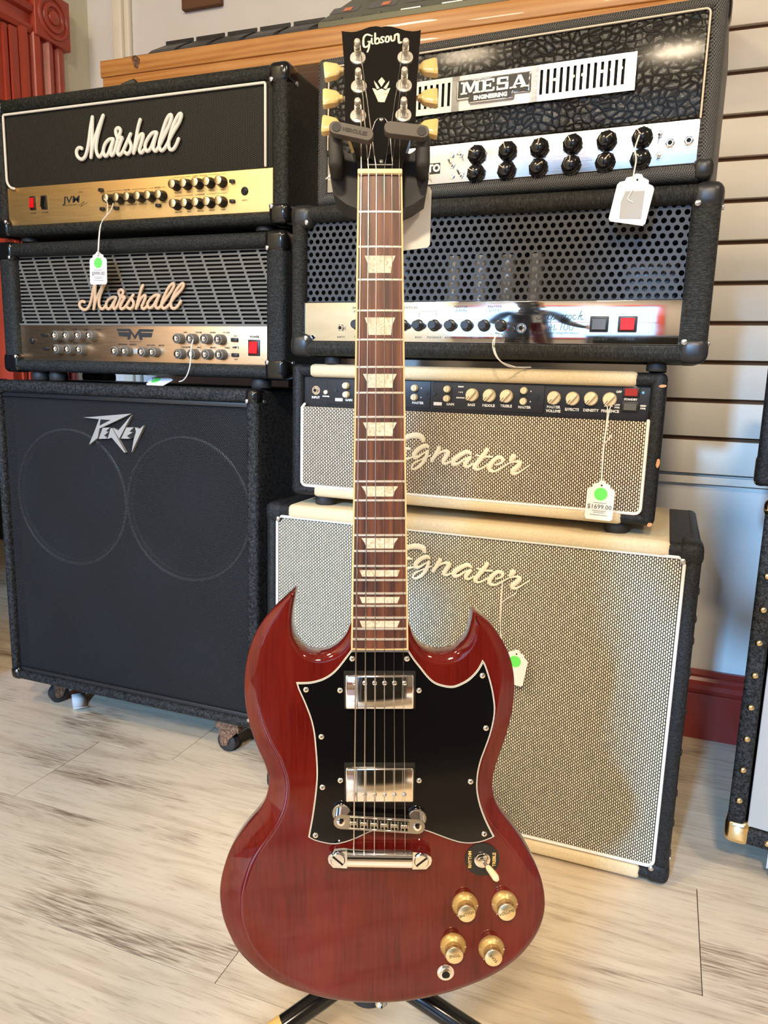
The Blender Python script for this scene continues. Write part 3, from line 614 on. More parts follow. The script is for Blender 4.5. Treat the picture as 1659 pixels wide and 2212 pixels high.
# ------------------------------------------------------------------ middle stack: cream head with knob panel
t = thing('amplifier_head', 'cream and black amplifier head with tan grille and cream knobs, on the cream cabinet', 'amplifier', (-.70, 1.325, .666))
W_, H_ = .697, .260
shell(t, W_, H_, .25, .024, .026, .022, .024, M['tolex_smooth'], .011)
MB().rbox(.038, .652, -.0012, .249, H_-.0245, H_+.001, .010).build('vinyl_band', M['tan'], t)
MB().rbox(.050, .645, -.0012, .249, -.001, .0222, .009).build('vinyl_band', M['tan'], t)
feet(t, W_, .25, .0195, .021, (.09, .91), .034)
MB().rbox(.024, .672, .012, .018, .176, .238, .001).build('control_panel', M['panel_black'], t)
for a, b in ((.075, .286), (.2905, .496)): MB().rbox(a, b, .0105, .013, .184, .234, .0008).build('module_plate', M['panel_black'], t)
MB().rbox(.023, .673, .001, .018, .020, .178, .004).build('grille_cloth', M['cloth_tan'], t)
pp = MB(); p_ = [(.0245, .176)]+arc_pts(.034, .030, .0095, 180, 270, 4)+arc_pts(.663, .030, .0095, 270, 360, 4)+[(.6725, .180)]
pp.tube(p3(p_, .002), .0030, 8, sub=1).tube([(.0245, .002, .176), (.028, .006, .1825)], .0028, 8).build('piping', M['piping'], t)
LG = MB(); egnater(LG, .279, .129, .985, .000); LG.build('script_logo', M['logo_cream'], t)
def kn_small():
    return MB().lathe([(.0062, 0), (.0066, .002), (.0058, .010), (.0052, .011)], (0, 0, 0), (0, -1, 0), 14).box(-.0008, .0008, -.0125, -.010, -.005, .005).build('knob', M['knob_cream'], None)
knobs(t, [(116, 221), (117, 204), (256, 221), (256, 204), (319, 221), (319, 204), (460, 223), (460, 204)], kn_small, .0105)
def kn_chick():
    o = MB().lathe([(.0118, 0), (.0120, .003), (.0108, .008), (.0104, .009)], (0, 0, 0), (0, -1, 0), 28)
    o.X = Matrix.Rotation(R(40), 4, 'Y'); o.rbox(-.0030, .0030, -.017, -.007, -.0112, .0112, .0014, 2); o.X = None; k = o.build('knob', M['knob_cream'], None)
    q = MB(); q.X = Matrix.Rotation(R(40), 4, 'Y'); q.box(-.0005, .0005, -.0173, -.0168, -.0105, -.003); q.build('pointer', M['ink_black'], k); return k
knobs(t, [(366, 212), (398, 212), (429, 212), (513, 212), (545, 212), (576, 213), (607, 213)], kn_chick, .0105)
jack(t, .050, .210, .012); MB().lathe([(.0042, 0), (.004, .005)], (0, 0, 0), (0, -1, 0), 14).build('push_button', M['knob_cream'], t, (.072, .012, .207))
knobs(t, [(93, 212), (278, 212), (293, 212), (483, 212)], lambda: MB().lathe([(.0042, 0), (.004, .0016)], (0, 0, 0), (0, -1, 0), 14).box(-.003, .003, -.0022, -.0012, -.0005, .0005).build('panel_screw', M['plastic_satin'], None), .0105)
rocker(t, .641, .226, .028, .017, M['red_dark'], .012); rocker(t, .641, .202, .028, .017, M['panel_black'], .012)
MB().lathe([(.0024, 0), (.0022, .001)], (.660, .012, .226), (0, -1, 0), 12).build('pilot_jewel', M['blue_led'], t)
L = MB(); yy = .0100
for tx, x, z, s_ in (('INPUT', 50, 196, .0062), ('CHANNEL', 72, 199, .0032), ('GAIN', 121, 193.5, .0062), ('MASTER', 262, 193.5, .0062), ('GAIN', 325, 193.5, .0062), ('BASS', 365, 194, .0065), ('MIDDLE', 397, 194, .0065), ('TREBLE', 429, 194.5, .0065), ('MASTER', 462, 193.5, .0062),
                     ('MASTER', 513, 196, .0065), ('VOLUME', 513, 189, .0065), ('EFFECTS', 545, 193, .0065), ('DENSITY', 577, 193, .0065), ('PRESENCE', 609, 193, .0065), ('POWER', 641, 239-2.5, .0048), ('STANDBY', 641, 214, .0048), ('OFF', 621, 226, .005), ('LOW', 620, 204, .0038), ('PWR', 620, 199.5, .0038), ('HIGH', 662, 204, .0038), ('PWR', 662, 199.5, .0038),
                     ('B', 268, 221, .003), ('A', 268, 204, .003), ('B', 472, 222, .003), ('A', 472, 204, .003), ('BRIGHT', 344, 226, .003), ('1  0  2', 344, 216, .003), ('BASS BOOST', 344, 206, .0028)):
    text_into(L, tx, x/1000, z/1000, s_, yy, bold=.00025)
L.build('lettering', M['ink_white'], t)
MB().rbox(-.008, .008, -.0006, 0, -.003, .003, .0002).build('name_strip', M['white_plastic'], t, (.301, .0105, .1935)); MB().rbox(-.008, .008, -.0006, 0, -.003, .003, .0002).build('name_strip', M['white_plastic'], t, (.100, .0105, .1935))
for cx, cz, a, b in ((.690, .238, .006, .003), (.694, .11, .003, .009), (.690, .004, .004, .004)): MB().prism([(cx+a*cos(k*2*pi/9)*(1+.25*sin(k*3)), cz+b*sin(k*2*pi/9)*(1+.2*cos(k*5))) for k in range(9)], -.0010, .004).build('vinyl_tear', M['wood_chip'], t)

# ------------------------------------------------------------------ middle stack: head with round-hole grille and mirror panel
t = thing('amplifier_head', 'black amplifier head with round-hole steel grille and mirror chrome panel, on the cream head', 'amplifier', (-.69, 1.300, .942))
W_, H_ = .741, .273
shell(t, W_, H_, .25, .028, .044, .028, .030, M['tolex_ribbed'], .014, M['tolex_ribbed_h'])
corner_caps(t, W_, H_, .045, M['plastic_satin'], .042, r=.016)
feet(t, W_, .25, .0145, .016, (.10, .90))
g = MB(); perforated(g, .022, .704, .100, .250, .0134, .01155, 0, .0044, .018, .0067, .0015); g.build('perforated_grille', M['grille_grey'], t)
MB().box(.022, .704, .120, .124, .099, .250).build('baffle', M['dark'], t)
# parts glimpsed through the holes: transformer cans and valves
MB().rbox(.10, .22, .06, .11, .10, .19, .006).build('transformer', M['plastic_satin'], t); MB().rbox(.60, .69, .06, .11, .10, .17, .006).build('transformer', M['plastic_satin'], t)
for x in (.30, .35, .40, .45): MB().cyl((x, .08, .10), (x, .08, .185), .013, 16).build('valve', M['dull_metal'], t)
MB().rbox(.026, .698, .0095, .014, .0275, .0985, .001).build('control_panel', M['mirror_panel'], t)
def kn_black():
    o = MB().lathe([(.0105, 0), (.0105, .003), (.0085, .0045), (.0078, .018), (.0068, .0195)], (0, 0, 0), (0, -1, 0), 22).build('knob', M['plastic_satin'], None)
    MB().lathe([(.0062, .0192), (.0058, .0198)], (0, 0, 0), (0, -1, 0), 18).build('knob_cap', M['panel_black'], o); return o
knobs(t, [(138, 58), (169, 58), (200, 58), (228, 57), (257, 57), (287, 57), (317, 57), (347, 57), (378, 57), (408, 57)], kn_black, .0095)
jack(t, .104, .052, .0095); jack(t, .443, .053, .0095)
MB().lathe([(.005, 0), (.0048, .006)], (0, 0, 0), (0, -1, 0), 16).build('push_button', M['plastic_satin'], t, (.427, .0095, .051)); MB().lathe([(.0018, 0), (.0014, .0014)], (0, 0, 0), (0, -1, 0), 10).build('pilot_jewel', M['red_led'], t, (.419, .0095, .050))
rocker(t, .572, .060, .030, .026, M['plastic_satin'], .0095); rocker(t, .617, .060, .030, .026, M['red_sw'], .0095)
L = MB(); yy = .0092
for tx, x, z, s_ in (('INPUT', 104, 35, .0048), ('GAIN', 138, 36, .0048), ('PREAMP', 138, 88, .0052), ('(CH A)', 138, 82, .0052), ('GAIN', 169, 36, .0048), ('MIDDLE', 200, 36, .0048), ('EQUALIZATION', 228, 88, .0056), ('BASS', 257, 36, .0048), ('PRESENCE', 287, 36, .0048), ('REVERB', 317, 36, .0048), ('VOLUME', 347, 36, .0048), ('REVERB', 378, 36, .0048), ('VOLUME', 408, 36, .0048),
                     ('MASTER', 334, 89, .0056), ('(CH A)', 334, 83, .0056), ('MASTER', 395, 89, .0056), ('(CH B)', 395, 83, .0056), ('PLUG', 436, 89, .0056), ('(CH B)', 436, 83, .0056), ('FOOT', 444, 36.5, .005), ('SWITCH', 444, 31.5, .005), ('STANDBY', 571, 36, .006), ('POWER', 617, 36, .006)):
    text_into(L, tx, x/1000, z/1000, s_, yy, sx=1.25)
text_into(L, 'Tube guitar amplification', .502, .0455, .0056, yy, sx=1.35)
for a, b in ((.257, .289),): L.box(a, b, yy-.0001, yy, .0815, .0819).box(a, a+.0004, yy-.0001, yy, .072, .082).box(b, b+.0004, yy-.0001, yy, .072, .082)
def cursive(mb, strokes, x0, z0, k, y, r):
    for s_ in strokes: mb.tube([(x0+a*k, y, z0+b*k) for a, b in s_], r, 5, flat=.3, sub=3)
SR = [[(13,13),(10,16),(5,14),(5,10),(10,7),(9,2),(3,0),(0,3)], [(15,8),(14,2),(17,0),(20,4),(22,8),(20,2),(23,0),(26,3)], [(28,8),(24,-6)], [(27,4),(30,8),(33,6),(31,1),(28,0),(35,2)], [(35,3),(39,6),(38,8),(35,6),(35,1),(39,0),(43,4)],
      [(44,8),(42,0)], [(43,4),(46,8),(48,7)], [(50,8),(48,0)], [(49,4),(52,8),(54,7)], [(58,8),(55,5),(56,0),(60,2),(61,6),(58,8)], [(68,7),(65,8),(63,4),(65,0),(69,2)], [(77,15),(72,0)], [(73,5),(79,8),(76,5),(78,0),(81,1)]]
cursive(L, SR, .468, .0675, .00096, yy, .00055)
cursive(L, [[(0,0),(5,12),(5,0)], [(2,4),(9,6)], [(12,10),(10,0),(16,2)], [(26,13),(23,0)], [(33,12),(30,9),(30,1),(34,0),(37,5),(36,11),(33,12)], [(43,12),(40,9),(40,1),(44,0),(47,5),(46,11),(43,12)]], .489, .0505, .00088, yy, .0005)
L.build('lettering', M['ink_black'], t)

# ------------------------------------------------------------------ middle stack, top: crocodile head
t = thing('amplifier_head', 'black crocodile-embossed amplifier head with vented chrome nameplate, top of the middle stack', 'amplifier', (-.6569, 1.3393, 1.2180), (0, 0, -.057))
W_, H_ = .690, .258
shell(t, W_, H_, .26, .021, .025, .026, .020, M['basket'], .012)
cc = MB(); cc.rbox(W_-.030, W_+.002, -.002, .05, -.0015+.002, .034, .012); cc.build('corner_cap', M['plastic_satin'], t)
for x0, x1 in ((-.004, .020), (W_-.016, W_+.004)): MB().rbox(x0, x1, .010, .05, H_-.035, H_+.003, .011).build('corner_cap', M['plastic_black'], t)
MB().rbox(.019, .667, .004, .018, .090, .240, .005).build('front_panel', M['croc'], t)
pp = MB(); p_ = [(.0235, .10)]+arc_pts(.0305, .2335, .007, 180, 90, 4)+arc_pts(.6585, .2335, .007, 90, 0, 4)+[(.6655, .09)]
pp.tube(p3(p_, .003), .0016, 6, sub=1).build('piping', M['piping_blue'], t)
MB().rbox(.021, .666, .0065, .012, .0255, .0895, .001).build('control_panel', M['brushed_alu'], t)
vp = MB(); Y0 = -.0035
vp.rbox(.118, .277, Y0, .004, .186, .1965, .001, 1).rbox(.118, .277, Y0, .004, .1345, .146, .001, 1) if False else None
def vent(mb, xa, xb, n):
    pw = (xb-xa)/n
    mb.box(xa-.012, xb+.012, Y0, Y0+.003, .1845, .1925).box(xa-.012, xb+.012, Y0, Y0+.003, .1375, .1475).box(xa-.014, xa, Y0, Y0+.003, .1375, .1925).box(xb, xb+.014, Y0, Y0+.003, .1375, .1925)
    for i in range(n+1):
        x = xa+i*pw; mb.box(max(x-(pw*.5-.0024), xa), min(x+(pw*.5-.0024), xb), Y0, Y0+.003, .147, .185)
vent(vp, .4135, .552, 13); vent(vp, .127, .2655, 13); vp.box(.2655, .4135, Y0, Y0+.003, .1375, .1925)
plate_ = vp.build('nameplate', M['brushed_alu'], t); MB().box(.118, .561, .0015, .004, .139, .191).build('vent_dark', M['dark'], plate_)
tb = MB()
for i in range(9): tb.lathe([(.003, 0), (.0025, .002)], (.425+i*.0148, .0012, .168+.0006*i), (0, -1, 0), 8)
tb.build('valve_tips', M['brass'], plate_)
bd = MB(); bd.rbox(.275, .402, -.0075, -.003, .1535, .1845, .0022); bd.rbox(.297, .375, -.0095, -.003, .1455, .1600, .0035); bdo = bd.build('badge', M['chrome'], t)
bi = MB(); bi.rbox(.278, .399, -.0081, -.0074, .1560, .1822, .001, 1).rbox(.2995, .3725, -.0101, -.0094, .1475, .1580, .001, 1); bi.build('badge_field', M['plastic_satin'], bdo)
Lm = MB()
def slab(mb, x, z, ch, w_, h, y):
    s_ = w_*.20; e_ = h*.16
    B = lambda a, b, c, d: mb.box(x+a*w_, x+b*w_, y-.0012, y, z+c*h, z+d*h)
    D = lambda *pts: mb.prism([(x+a*w_, z+b*h) for a, b in pts], y-.0012, y)
    if ch == 'M': B(.10, .24, 0, 1); B(.74, .92, 0, 1); B(0, .34, 0, .14); B(.64, 1.0, 0, .14); B(0, .24, .86, 1); B(.74, 1, .86, 1); D((.18, 1), (.34, 1), (.54, .35), (.50, .1), (.44, .1)); D((.80, 1), (.66, 1), (.48, .35), (.50, .1), (.56, .1))
    if ch == 'E': B(.12, .36, 0, 1); B(0, .95, 0, .15); B(0, .92, .85, 1); B(.3, .62, .43, .57); B(.82, .95, 0, .32); B(.80, .92, .70, 1); B(.60, .70, .34, .66)
    if ch == 'S': B(.10, .90, 0, .16); B(.10, .90, .84, 1); B(.05, .30, .46, .94); B(.70, .95, .06, .56); B(.1, .9, .43, .59); B(.80, .92, .66, 1); B(.05, .16, 0, .34)
    if ch == 'A': D((.40, 1), (.60, 1), (.92, 0), (.68, 0)); D((.44, 1), (.56, 1), (.26, 0), (.12, 0)); B(.28, .70, .26, .38); B(0, .38, 0, .13); B(.58, 1.04, 0, .13)
x = .2835
for ch_, w_ in (('M', .034), ('E', .025), ('S', .022), ('A', .031)): slab(Lm, x, .1605, ch_, w_, .0195, -.0081); x += w_+.0012
text_into(Lm, 'ENGINEERING', .336, .1527, .0088, -.0103, bold=.0005, sx=1.02)
Lm.build('lettering', M['satin'], bdo)
def kn_big():
    o = MB().lathe([(.0178, 0), (.0175, .004), (.0150, .006), (.0150, .010), (.0125, .012), (.0105, .0165), (.006, .0185), (.0002, .019)], (0, 0, 0), (0, -1, 0), 26, cap=False)
    for i in range(8): an = 2*pi*i/8; o.lathe([(.0028, .0), (.0028, .005), (.001, .006)], (.0158*cos(an), 0, .0158*sin(an)), (0, -1, 0), 8)
    k = o.build('knob', M['plastic_black'], None); MB().box(-.0005, .0005, -.0196, -.0150, .001, .0125).build('pointer', M['knob_cream'], k); return k
kp = [(313, 67), (367, 68), (421, 68), (475, 69), (529, 69), (583, 69), (313, 37), (367, 37), (421, 37), (475, 37), (529, 37), (583, 37), (204, 37), (258-35, 67)]
k0 = kn_big(); angs = [60, 20, -10, 30, -55, 40, 60, 55, -60, 0, -45, 50]
for i, (a, b) in enumerate(kp[:12]):
    k = k0 if i == 0 else dup(k0, t)
    k.parent = t; k.location = (a/1000, .0065, b/1000); k.rotation_euler = (0, R(-angs[i]), 0)
    k.scale = (.9, 1, .9)
for a, b in ((282, 71), (267, 54), (284, 36), (609, 72), (610, 41), (27.5, 52)): toggle(t, a/1000, b/1000, .0065, random.choice((1, -1)))
for a, b in ((267, 71), (269, 36)): MB().lathe([(.0045, 0), (.0042, .0025), (.002, .003)], (0, 0, 0), (0, -1, 0), 16).build('push_button', M['nickel'], t, (a/1000, .0065, b/1000))
jack(t, .625, .057, .0065); jack(t, .652, .058, .0065)
MB().rbox(.150, .246, .0058, .0068, .0425, .0605, .0004, 1).build('name_strip', M['plastic_black'], t)
L = MB(); text_into(L, 'ATLANTIC TO', .240, .0515, .0150, .0055, bold=.0007, align='RIGHT') if False else text_into(L, 'TO', .2345, .0515, .0165, .0055, bold=.0009)
for a, b, tx in ((652, 41, 'INPUT'), (625, 73, 'FX'), (622, 34, 'SOLO')): text_into(L, tx, a/1000, b/1000, .004, .0062)
L.build('lettering', M['ink_white'], t)

# ------------------------------------------------------------------ right edge: studded cabinet and the head on it
t = thing('speaker_cabinet', 'black speaker cabinet with brass studs and silver grey cloth at the right edge', 'speaker', (.172, 1.395, .078), (0, 0, R(-9)))
W_, H_ = .70, .640
shell(t, W_, H_, .33, .030, .030, .034, .034, M['carpet'], .008)
st0 = None
for i in range(9):
    z = .085+i*.0605
    if st0 is None: st0 = MB().lathe([(.0062, 0), (.0055, .0022), (.003, .0040), (.0003, .0044)], (0, 0, 0), (0, -1, 0), 14, cap=False).build('stud', M['brass'], t, (.0155, -.0005, z))
    else: dup(st0, t, (.0155, -.0005, z))
for i in range(8): dup(st0, t, (.07+i*.08, -.0005, .017))
for q in ('bl', 'tl'):
    z0, z1 = (-.003, .044) if q == 'bl' else (H_-.030, H_+.003)
    MB().rbox(-.003, .040, -.003, .05, z0, z1, .012).build('metal_corner', M['brass'] if q == 'bl' else M['nickel'], t)
MB().rbox(.034, .110, .006, .016, .036, H_-.036, .002).build('cloth_panel', M['grey_cloth'], t); MB().rbox(.59, .668, .006, .016, .036, H_-.036, .002).build('cloth_panel', M['grey_cloth'], t)
MB().box(.108, .592, .010, .0107, .036, H_-.036).build('mesh_grille', M['meshmetal'], t); MB().box(.108, .592, .03, .04, .036, H_-.036).build('baffle', M['dark'], t)
for x in (.09, .60):
    for y in (.06, .27):
        o = MB().lathe([(.024, -.012), (.030, -.009), (.030, .009), (.024, .012)], (0, 0, 0), (1, 0, 0), 24).build('caster', M['rubber'], t, (x, y, -.048)); MB().box(-.017, -.014, -.02, .02, -.008, .042).box(.014, .017, -.02, .02, -.008, .042).box(-.025, .025, -.025, .025, .040, .0475).build('caster_fork', M['satin'], o)
t = thing('amplifier_head', 'black amplifier head with white piping on the studded cabinet at the right edge', 'amplifier', (.150, 1.40, .7395), (0, 0, R(-9)))
W_, H_ = .70, .27
shell(t, W_, H_, .25, .026, .026, .026, .026, M['tolex_smooth'], .018)
MB().rbox(-.0025, .020, .012, .06, -.002, .055, .014).build('metal_corner', M['chrome'], t)
feet(t, W_, .25, .0195, .02)
MB().rbox(.024, .676, .010, .018, .024, .246, .003).build('grille_cloth', M['cloth_black'], t)
pp = MB(); ring_piping(pp, .026, .674, .026, .244, .016, .0034, .008); pp.build('piping', M['piping'], t)
marshall(t, .18, .52, .09, .19, M['white_plastic'], .004)

# ------------------------------------------------------------------ shelf above the stacks, with the foot controllers on it
t = thing('wall_shelf', 'varnished pine wall shelf with two stacked boards and a dark knot', 'shelf', (-1.505, 1.752, 1.640))
Ls = 1.535
MB().rbox(0, Ls, 0, .230, .0335, .0755, .003).build('shelf_board', M['pine'], t); MB().rbox(.006, Ls, .0015, .230, .0, .0330, .003).build('shelf_board', M['pine'], t)
kn = MB(); kn.prism([(.118+.012*cos(a)*(1+.3*sin(3*a)), .060+.016*sin(a)-.35*.012*cos(a)) for a in [k*2*pi/12 for k in range(12)]], -.0006, .001); kn.build('knot', M['rust'], t)
t = thing('foot_controller', 'long black foot controller with five treadles at the left end of the pine shelf', 'foot controller', (-1.462, 1.775, 1.7158))
b = MB(); b.add([(0, 0, .002), (.60, 0, .002), (.60, .10, .002), (0, .10, .002), (.02, 0, .010), (.59, 0, .010), (.585, .10, .056), (.03, .10, .056)], [(0, 3, 2, 1), (4, 5, 6, 7), (0, 1, 5, 4), (1, 2, 6, 5), (2, 3, 7, 6), (3, 0, 4, 7)]); b.box(-.035, .04, -.006, .05, 0, .006).build('base', M['plastic_satin'], t)
tr = MB(); tr.add([(0, 0, 0), (.080, 0, 0), (.080, .014, .012), (0, .014, .012), (.012, .068, .046), (.090, .068, .046), (.090, .068, .032), (.012, .068, .032), (0, 0, -.006), (.08, 0, -.006)], [(0, 1, 2, 3), (3, 2, 5, 4), (4, 5, 6, 7), (8, 9, 1, 0), (8, 0, 3, 4, 7), (9, 6, 5, 2, 1), (8, 7, 6, 9)])
tr.box(.004, .092, .072, .076, .020, .056)
o = tr.build('treadle', M['plastic_satin'], t, (.085, .016, .018))
for i in range(1, 5): dup(o, t, (.085+i*.098, .016, .018))
t = thing('foot_controller', 'olive metal multi-effects foot controller with orange displays, right part of the pine shelf', 'foot controller', (-.86, 1.758, 1.7158))
b = MB(); K_ = .86; zz = lambda y: .014+K_*y
b.add([(0, 0, .002), (.50, 0, .002), (.50, .14, .002), (.06, .14, .002), (.0, 0, .014), (.50, 0, .014), (.50, .14, zz(.14)), (.06, .14, zz(.14))], [(0, 3, 2, 1), (4, 5, 6, 7), (0, 1, 5, 4), (1, 2, 6, 5), (2, 3, 7, 6), (3, 0, 4, 7)]); b.build('housing', M['pedal_olive'], t)
sw = MB(); sw.add([(0, 0, .006), (.048, 0, .006), (.054, .028, .022), (.006, .028, .022), (0, 0, -.008), (.048, 0, -.008), (.054, .028, .010), (.006, .028, .010)], [(0, 1, 2, 3), (4, 5, 1, 0), (5, 6, 2, 1), (6, 7, 3, 2), (7, 4, 0, 3), (4, 7, 6, 5)])
def slab_(x0, x1, y0, y1, e=.0012): return MB().add([(x0, y0, zz(y0)+e), (x1, y0, zz(y0)+e), (x1, y1, zz(y1)+e), (x0, y1, zz(y1)+e)], [(0, 1, 2, 3)])
o = sw.build('foot_switch', M['plastic_black'], t, (.012, .002, .012))
d_ = slab_(.045, .066, .040, .058).build('display', M['orange'], t); e_ = slab_(.012, .085, .034, .064, .0006).build('display_window', M['plastic_black'], t)
for i in range(1, 5): dup(o, t, (.012+i*.098, .002, .012)); dup(d_, t, (i*.098, 0, 0)); dup(e_, t, (i*.098, 0, 0))
sk_ = None
for i in range(6):
    for j in range(2):
        q_ = slab_(.17+i*.030, .192+i*.030, .078+j*.016, .088+j*.016)
        q_.build('key', M['plastic_black'], t)
slab_(.095, .125, .082, .100, .002).build('pedal_key', M['plastic_black'], t)
t = thing('power_cable', 'coiled black power cable lying on top of the white script head', 'cable', (-1.13, 1.47, 1.5072))
MB().rbox(-.018, .018, -.012, .012, .001, .022, .004).build('plug', M['rubber'], t, (-.045, 0, .004), (0, -.35, .3))
MB().tube([(-.03, 0, .012), (.0, .01, .016), (.05, .02, .018), (.11, .05, .008), (.14, .09, .006), (.08, .11, .006), (.02, .09, .006), (.04, .05, .006)], .004, 8).build('cord', M['rubber'], t)

# ------------------------------------------------------------------ price tags and loose paper
def tag_shape(w_, h): return [(-w_/2, .004), (-w_/2+.003, 0), (w_/2-.003, 0), (w_/2, .004), (w_/2, h*.74), (w_/2-.003, h*.80), (w_*.32, h*.83), (w_*.30, h*.90), (w_*.14, h*.94), (w_*.08, h), (-w_*.08, h), (-w_*.14, h*.94), (-w_*.30, h*.90), (-w_*.32, h*.83), (-w_/2+.003, h*.80), (-w_/2, h*.74)]
def price_tag(label, loc, rot, w_, h, price, strings, dot=True):
    t = thing('price_tag', label, 'price tag', loc, rot)
    MB().prism(tag_shape(w_, h), 0, .0005).build('card', M['paper'], t)
    if dot:
        MB().lathe([(.0115*w_/.048, 0), (.0115*w_/.048, .0003)], (0, 0, h*.66), (0, -1, 0), 28).build('round_sticker', M['sticker'], t)
    if price:
        L = MB(); text_into(L, price, 0, h*.33, w_*.235, -.0003, bold=.0001); L.box(-w_*.26, w_*.26, -.0003, -.0001, h*.25, h*.252)
        for q, zz in ((.46, .43), (.5, .22), (.4, .18), (.62, .12)): L.box(-w_*q/2, w_*q/2, -.0003, -.0001, h*zz, h*zz+.0007)
        L.build('lettering', M['ink_grey'], t)
    MB().lathe([(.0016, 0), (.0016, .0002)], (0, -.0001, h*.88), (0, -1, 0), 10).build('hole', M['dark'], t)
    s_ = MB(); inv = (Matrix.Translation(loc) @ Euler(rot).to_matrix().to_4x4()).inverted()
    for pts, r_ in strings: s_.tube([inv @ Vector(p) for p in pts], r_, 6)
    s_.build('string', M['thread'], t); return t
price_tag('white price tag with green dot reading 999 dollars, hanging over the slotted grille', (-1.2055, 1.372, 1.0895), (R(-2), 0, 0), .047, .070, '$999.00',
    [([(-1.203, 1.3715, 1.151), (-1.203, 1.372, 1.163), (-1.196, 1.374, 1.213), (-1.186, 1.384, 1.236), (-1.186, 1.388, 1.262), (-1.195, 1.388, 1.272)], .0010), ([(-1.203, 1.3715, 1.151), (-1.201, 1.372, 1.165), (-1.193, 1.374, 1.218), (-1.176, 1.384, 1.244), (-1.172, 1.390, 1.262)], .0010)])
price_tag('white price tag with grey tape strip and no dot, hanging over the round-hole grille', (-.0855, 1.268, 1.1515), (0, R(10), 0), .056, .073, None,
    [([(-.081, 1.2675, 1.215), (-.080, 1.268, 1.228), (-.079, 1.275, 1.246), (-.082, 1.276, 1.262), (-.078, 1.286, 1.284)], .0012), ([(-.081, 1.2675, 1.205), (-.080, 1.266, 1.20), (-.086, 1.2665, 1.188), (-.078, 1.2665, 1.182)], .0009)], dot=False)
tp = MB(); tp.prism([(-.012, .006), (.020, .010), (.015, .050), (-.013, .046), (-.016, .030)], -.0009, -.0001)
o = tp.build('tape_strip', M['grey_cloth'], bpy.data.objects['price_tag.001'])
price_tag('white price tag with green dot reading 1699 dollars, hanging over the tan grille', (-.0935, 1.2965, .6755), (0, R(1.5), 0), .046, .068, '$1699.00',
    [([(-.0935, 1.296, .736), (-.0935, 1.2965, .748), (-.0945, 1.300, .80), (-.093, 1.306, .862), (-.099, 1.3115, .868)], .0009), ([(-.0935, 1.296, .736), (-.0925, 1.2965, .748), (-.0935, 1.300, .80), (-.090, 1.306, .862), (-.086, 1.3115, .868)], .0009), ([(-.0945, 1.2995, .806), (-.089, 1.296, .812), (-.082, 1.2955, .823), (-.085, 1.2955, .817), (-.092, 1.2985, .806)], .0007)])
price_tag('curled white price tag with green dot lying on top of the steel mesh cabinet', (-1.065, 1.412, .8745), (R(-78), R(-28), R(58)), .046, .068, None,
    [([(-1.025, 1.41, .882), (-1.005, 1.398, .886), (-.985, 1.386, .90), (-.975, 1.383, .925), (-.972, 1.382, .955), (-.968, 1.384, .972)], .0014)])
t = price_tag('crumpled price tag lying on top of the cream and tan head', (-.255, 1.352, .9275), (R(-86), 0, R(-60)), .045, .066, None,
    [([(-.296, 1.288, .985), (-.284, 1.270, .978), (-.283, 1.268, .960), (-.276, 1.272, .942), (-.262, 1.290, .930), (-.245, 1.315, .929), (-.23, 1.33, .930)], .0012), ([(-.276, 1.288, .985), (-.286, 1.269, .972), (-.282, 1.268, .950), (-.270, 1.278, .936), (-.25, 1.30, .929)], .0010)], dot=False)
price_tag('white price tag hanging on the pale grille, half hidden behind the right horn', (-.2265, 1.300, .352), (0, R(8), 0), .046, .068, None,
    [([(-.2365, 1.2995, .414), (-.249, 1.302, .435), (-.253, 1.303, .50), (-.2525, 1.304, .545)], .0009), ([(-.250, 1.303, .506), (-.240, 1.303, .516), (-.228, 1.303, .524), (-.2235, 1.303, .54)], .0008)])
pp = MB(); q = []
for i in range(7):
    a = i/6; q.append((a*.095, .016*(a-.5)**2*4+.0006))
vs = [(x_, y, z_) for y in (0, .036) for x_, z_ in q]; pp.add(vs, [(i, i+1, i+8, i+7) for i in range(6)], True)
o = pp.build('paper_scrap', M['paper'], None, (-1.372, 1.458, .001), (0, 0, R(137))); tag(o, 'small curled white paper scrap on the floor beside the left caster', 'paper')
so = o.modifiers.new('thick', 'SOLIDIFY'); so.thickness = .0006; so.offset = 1

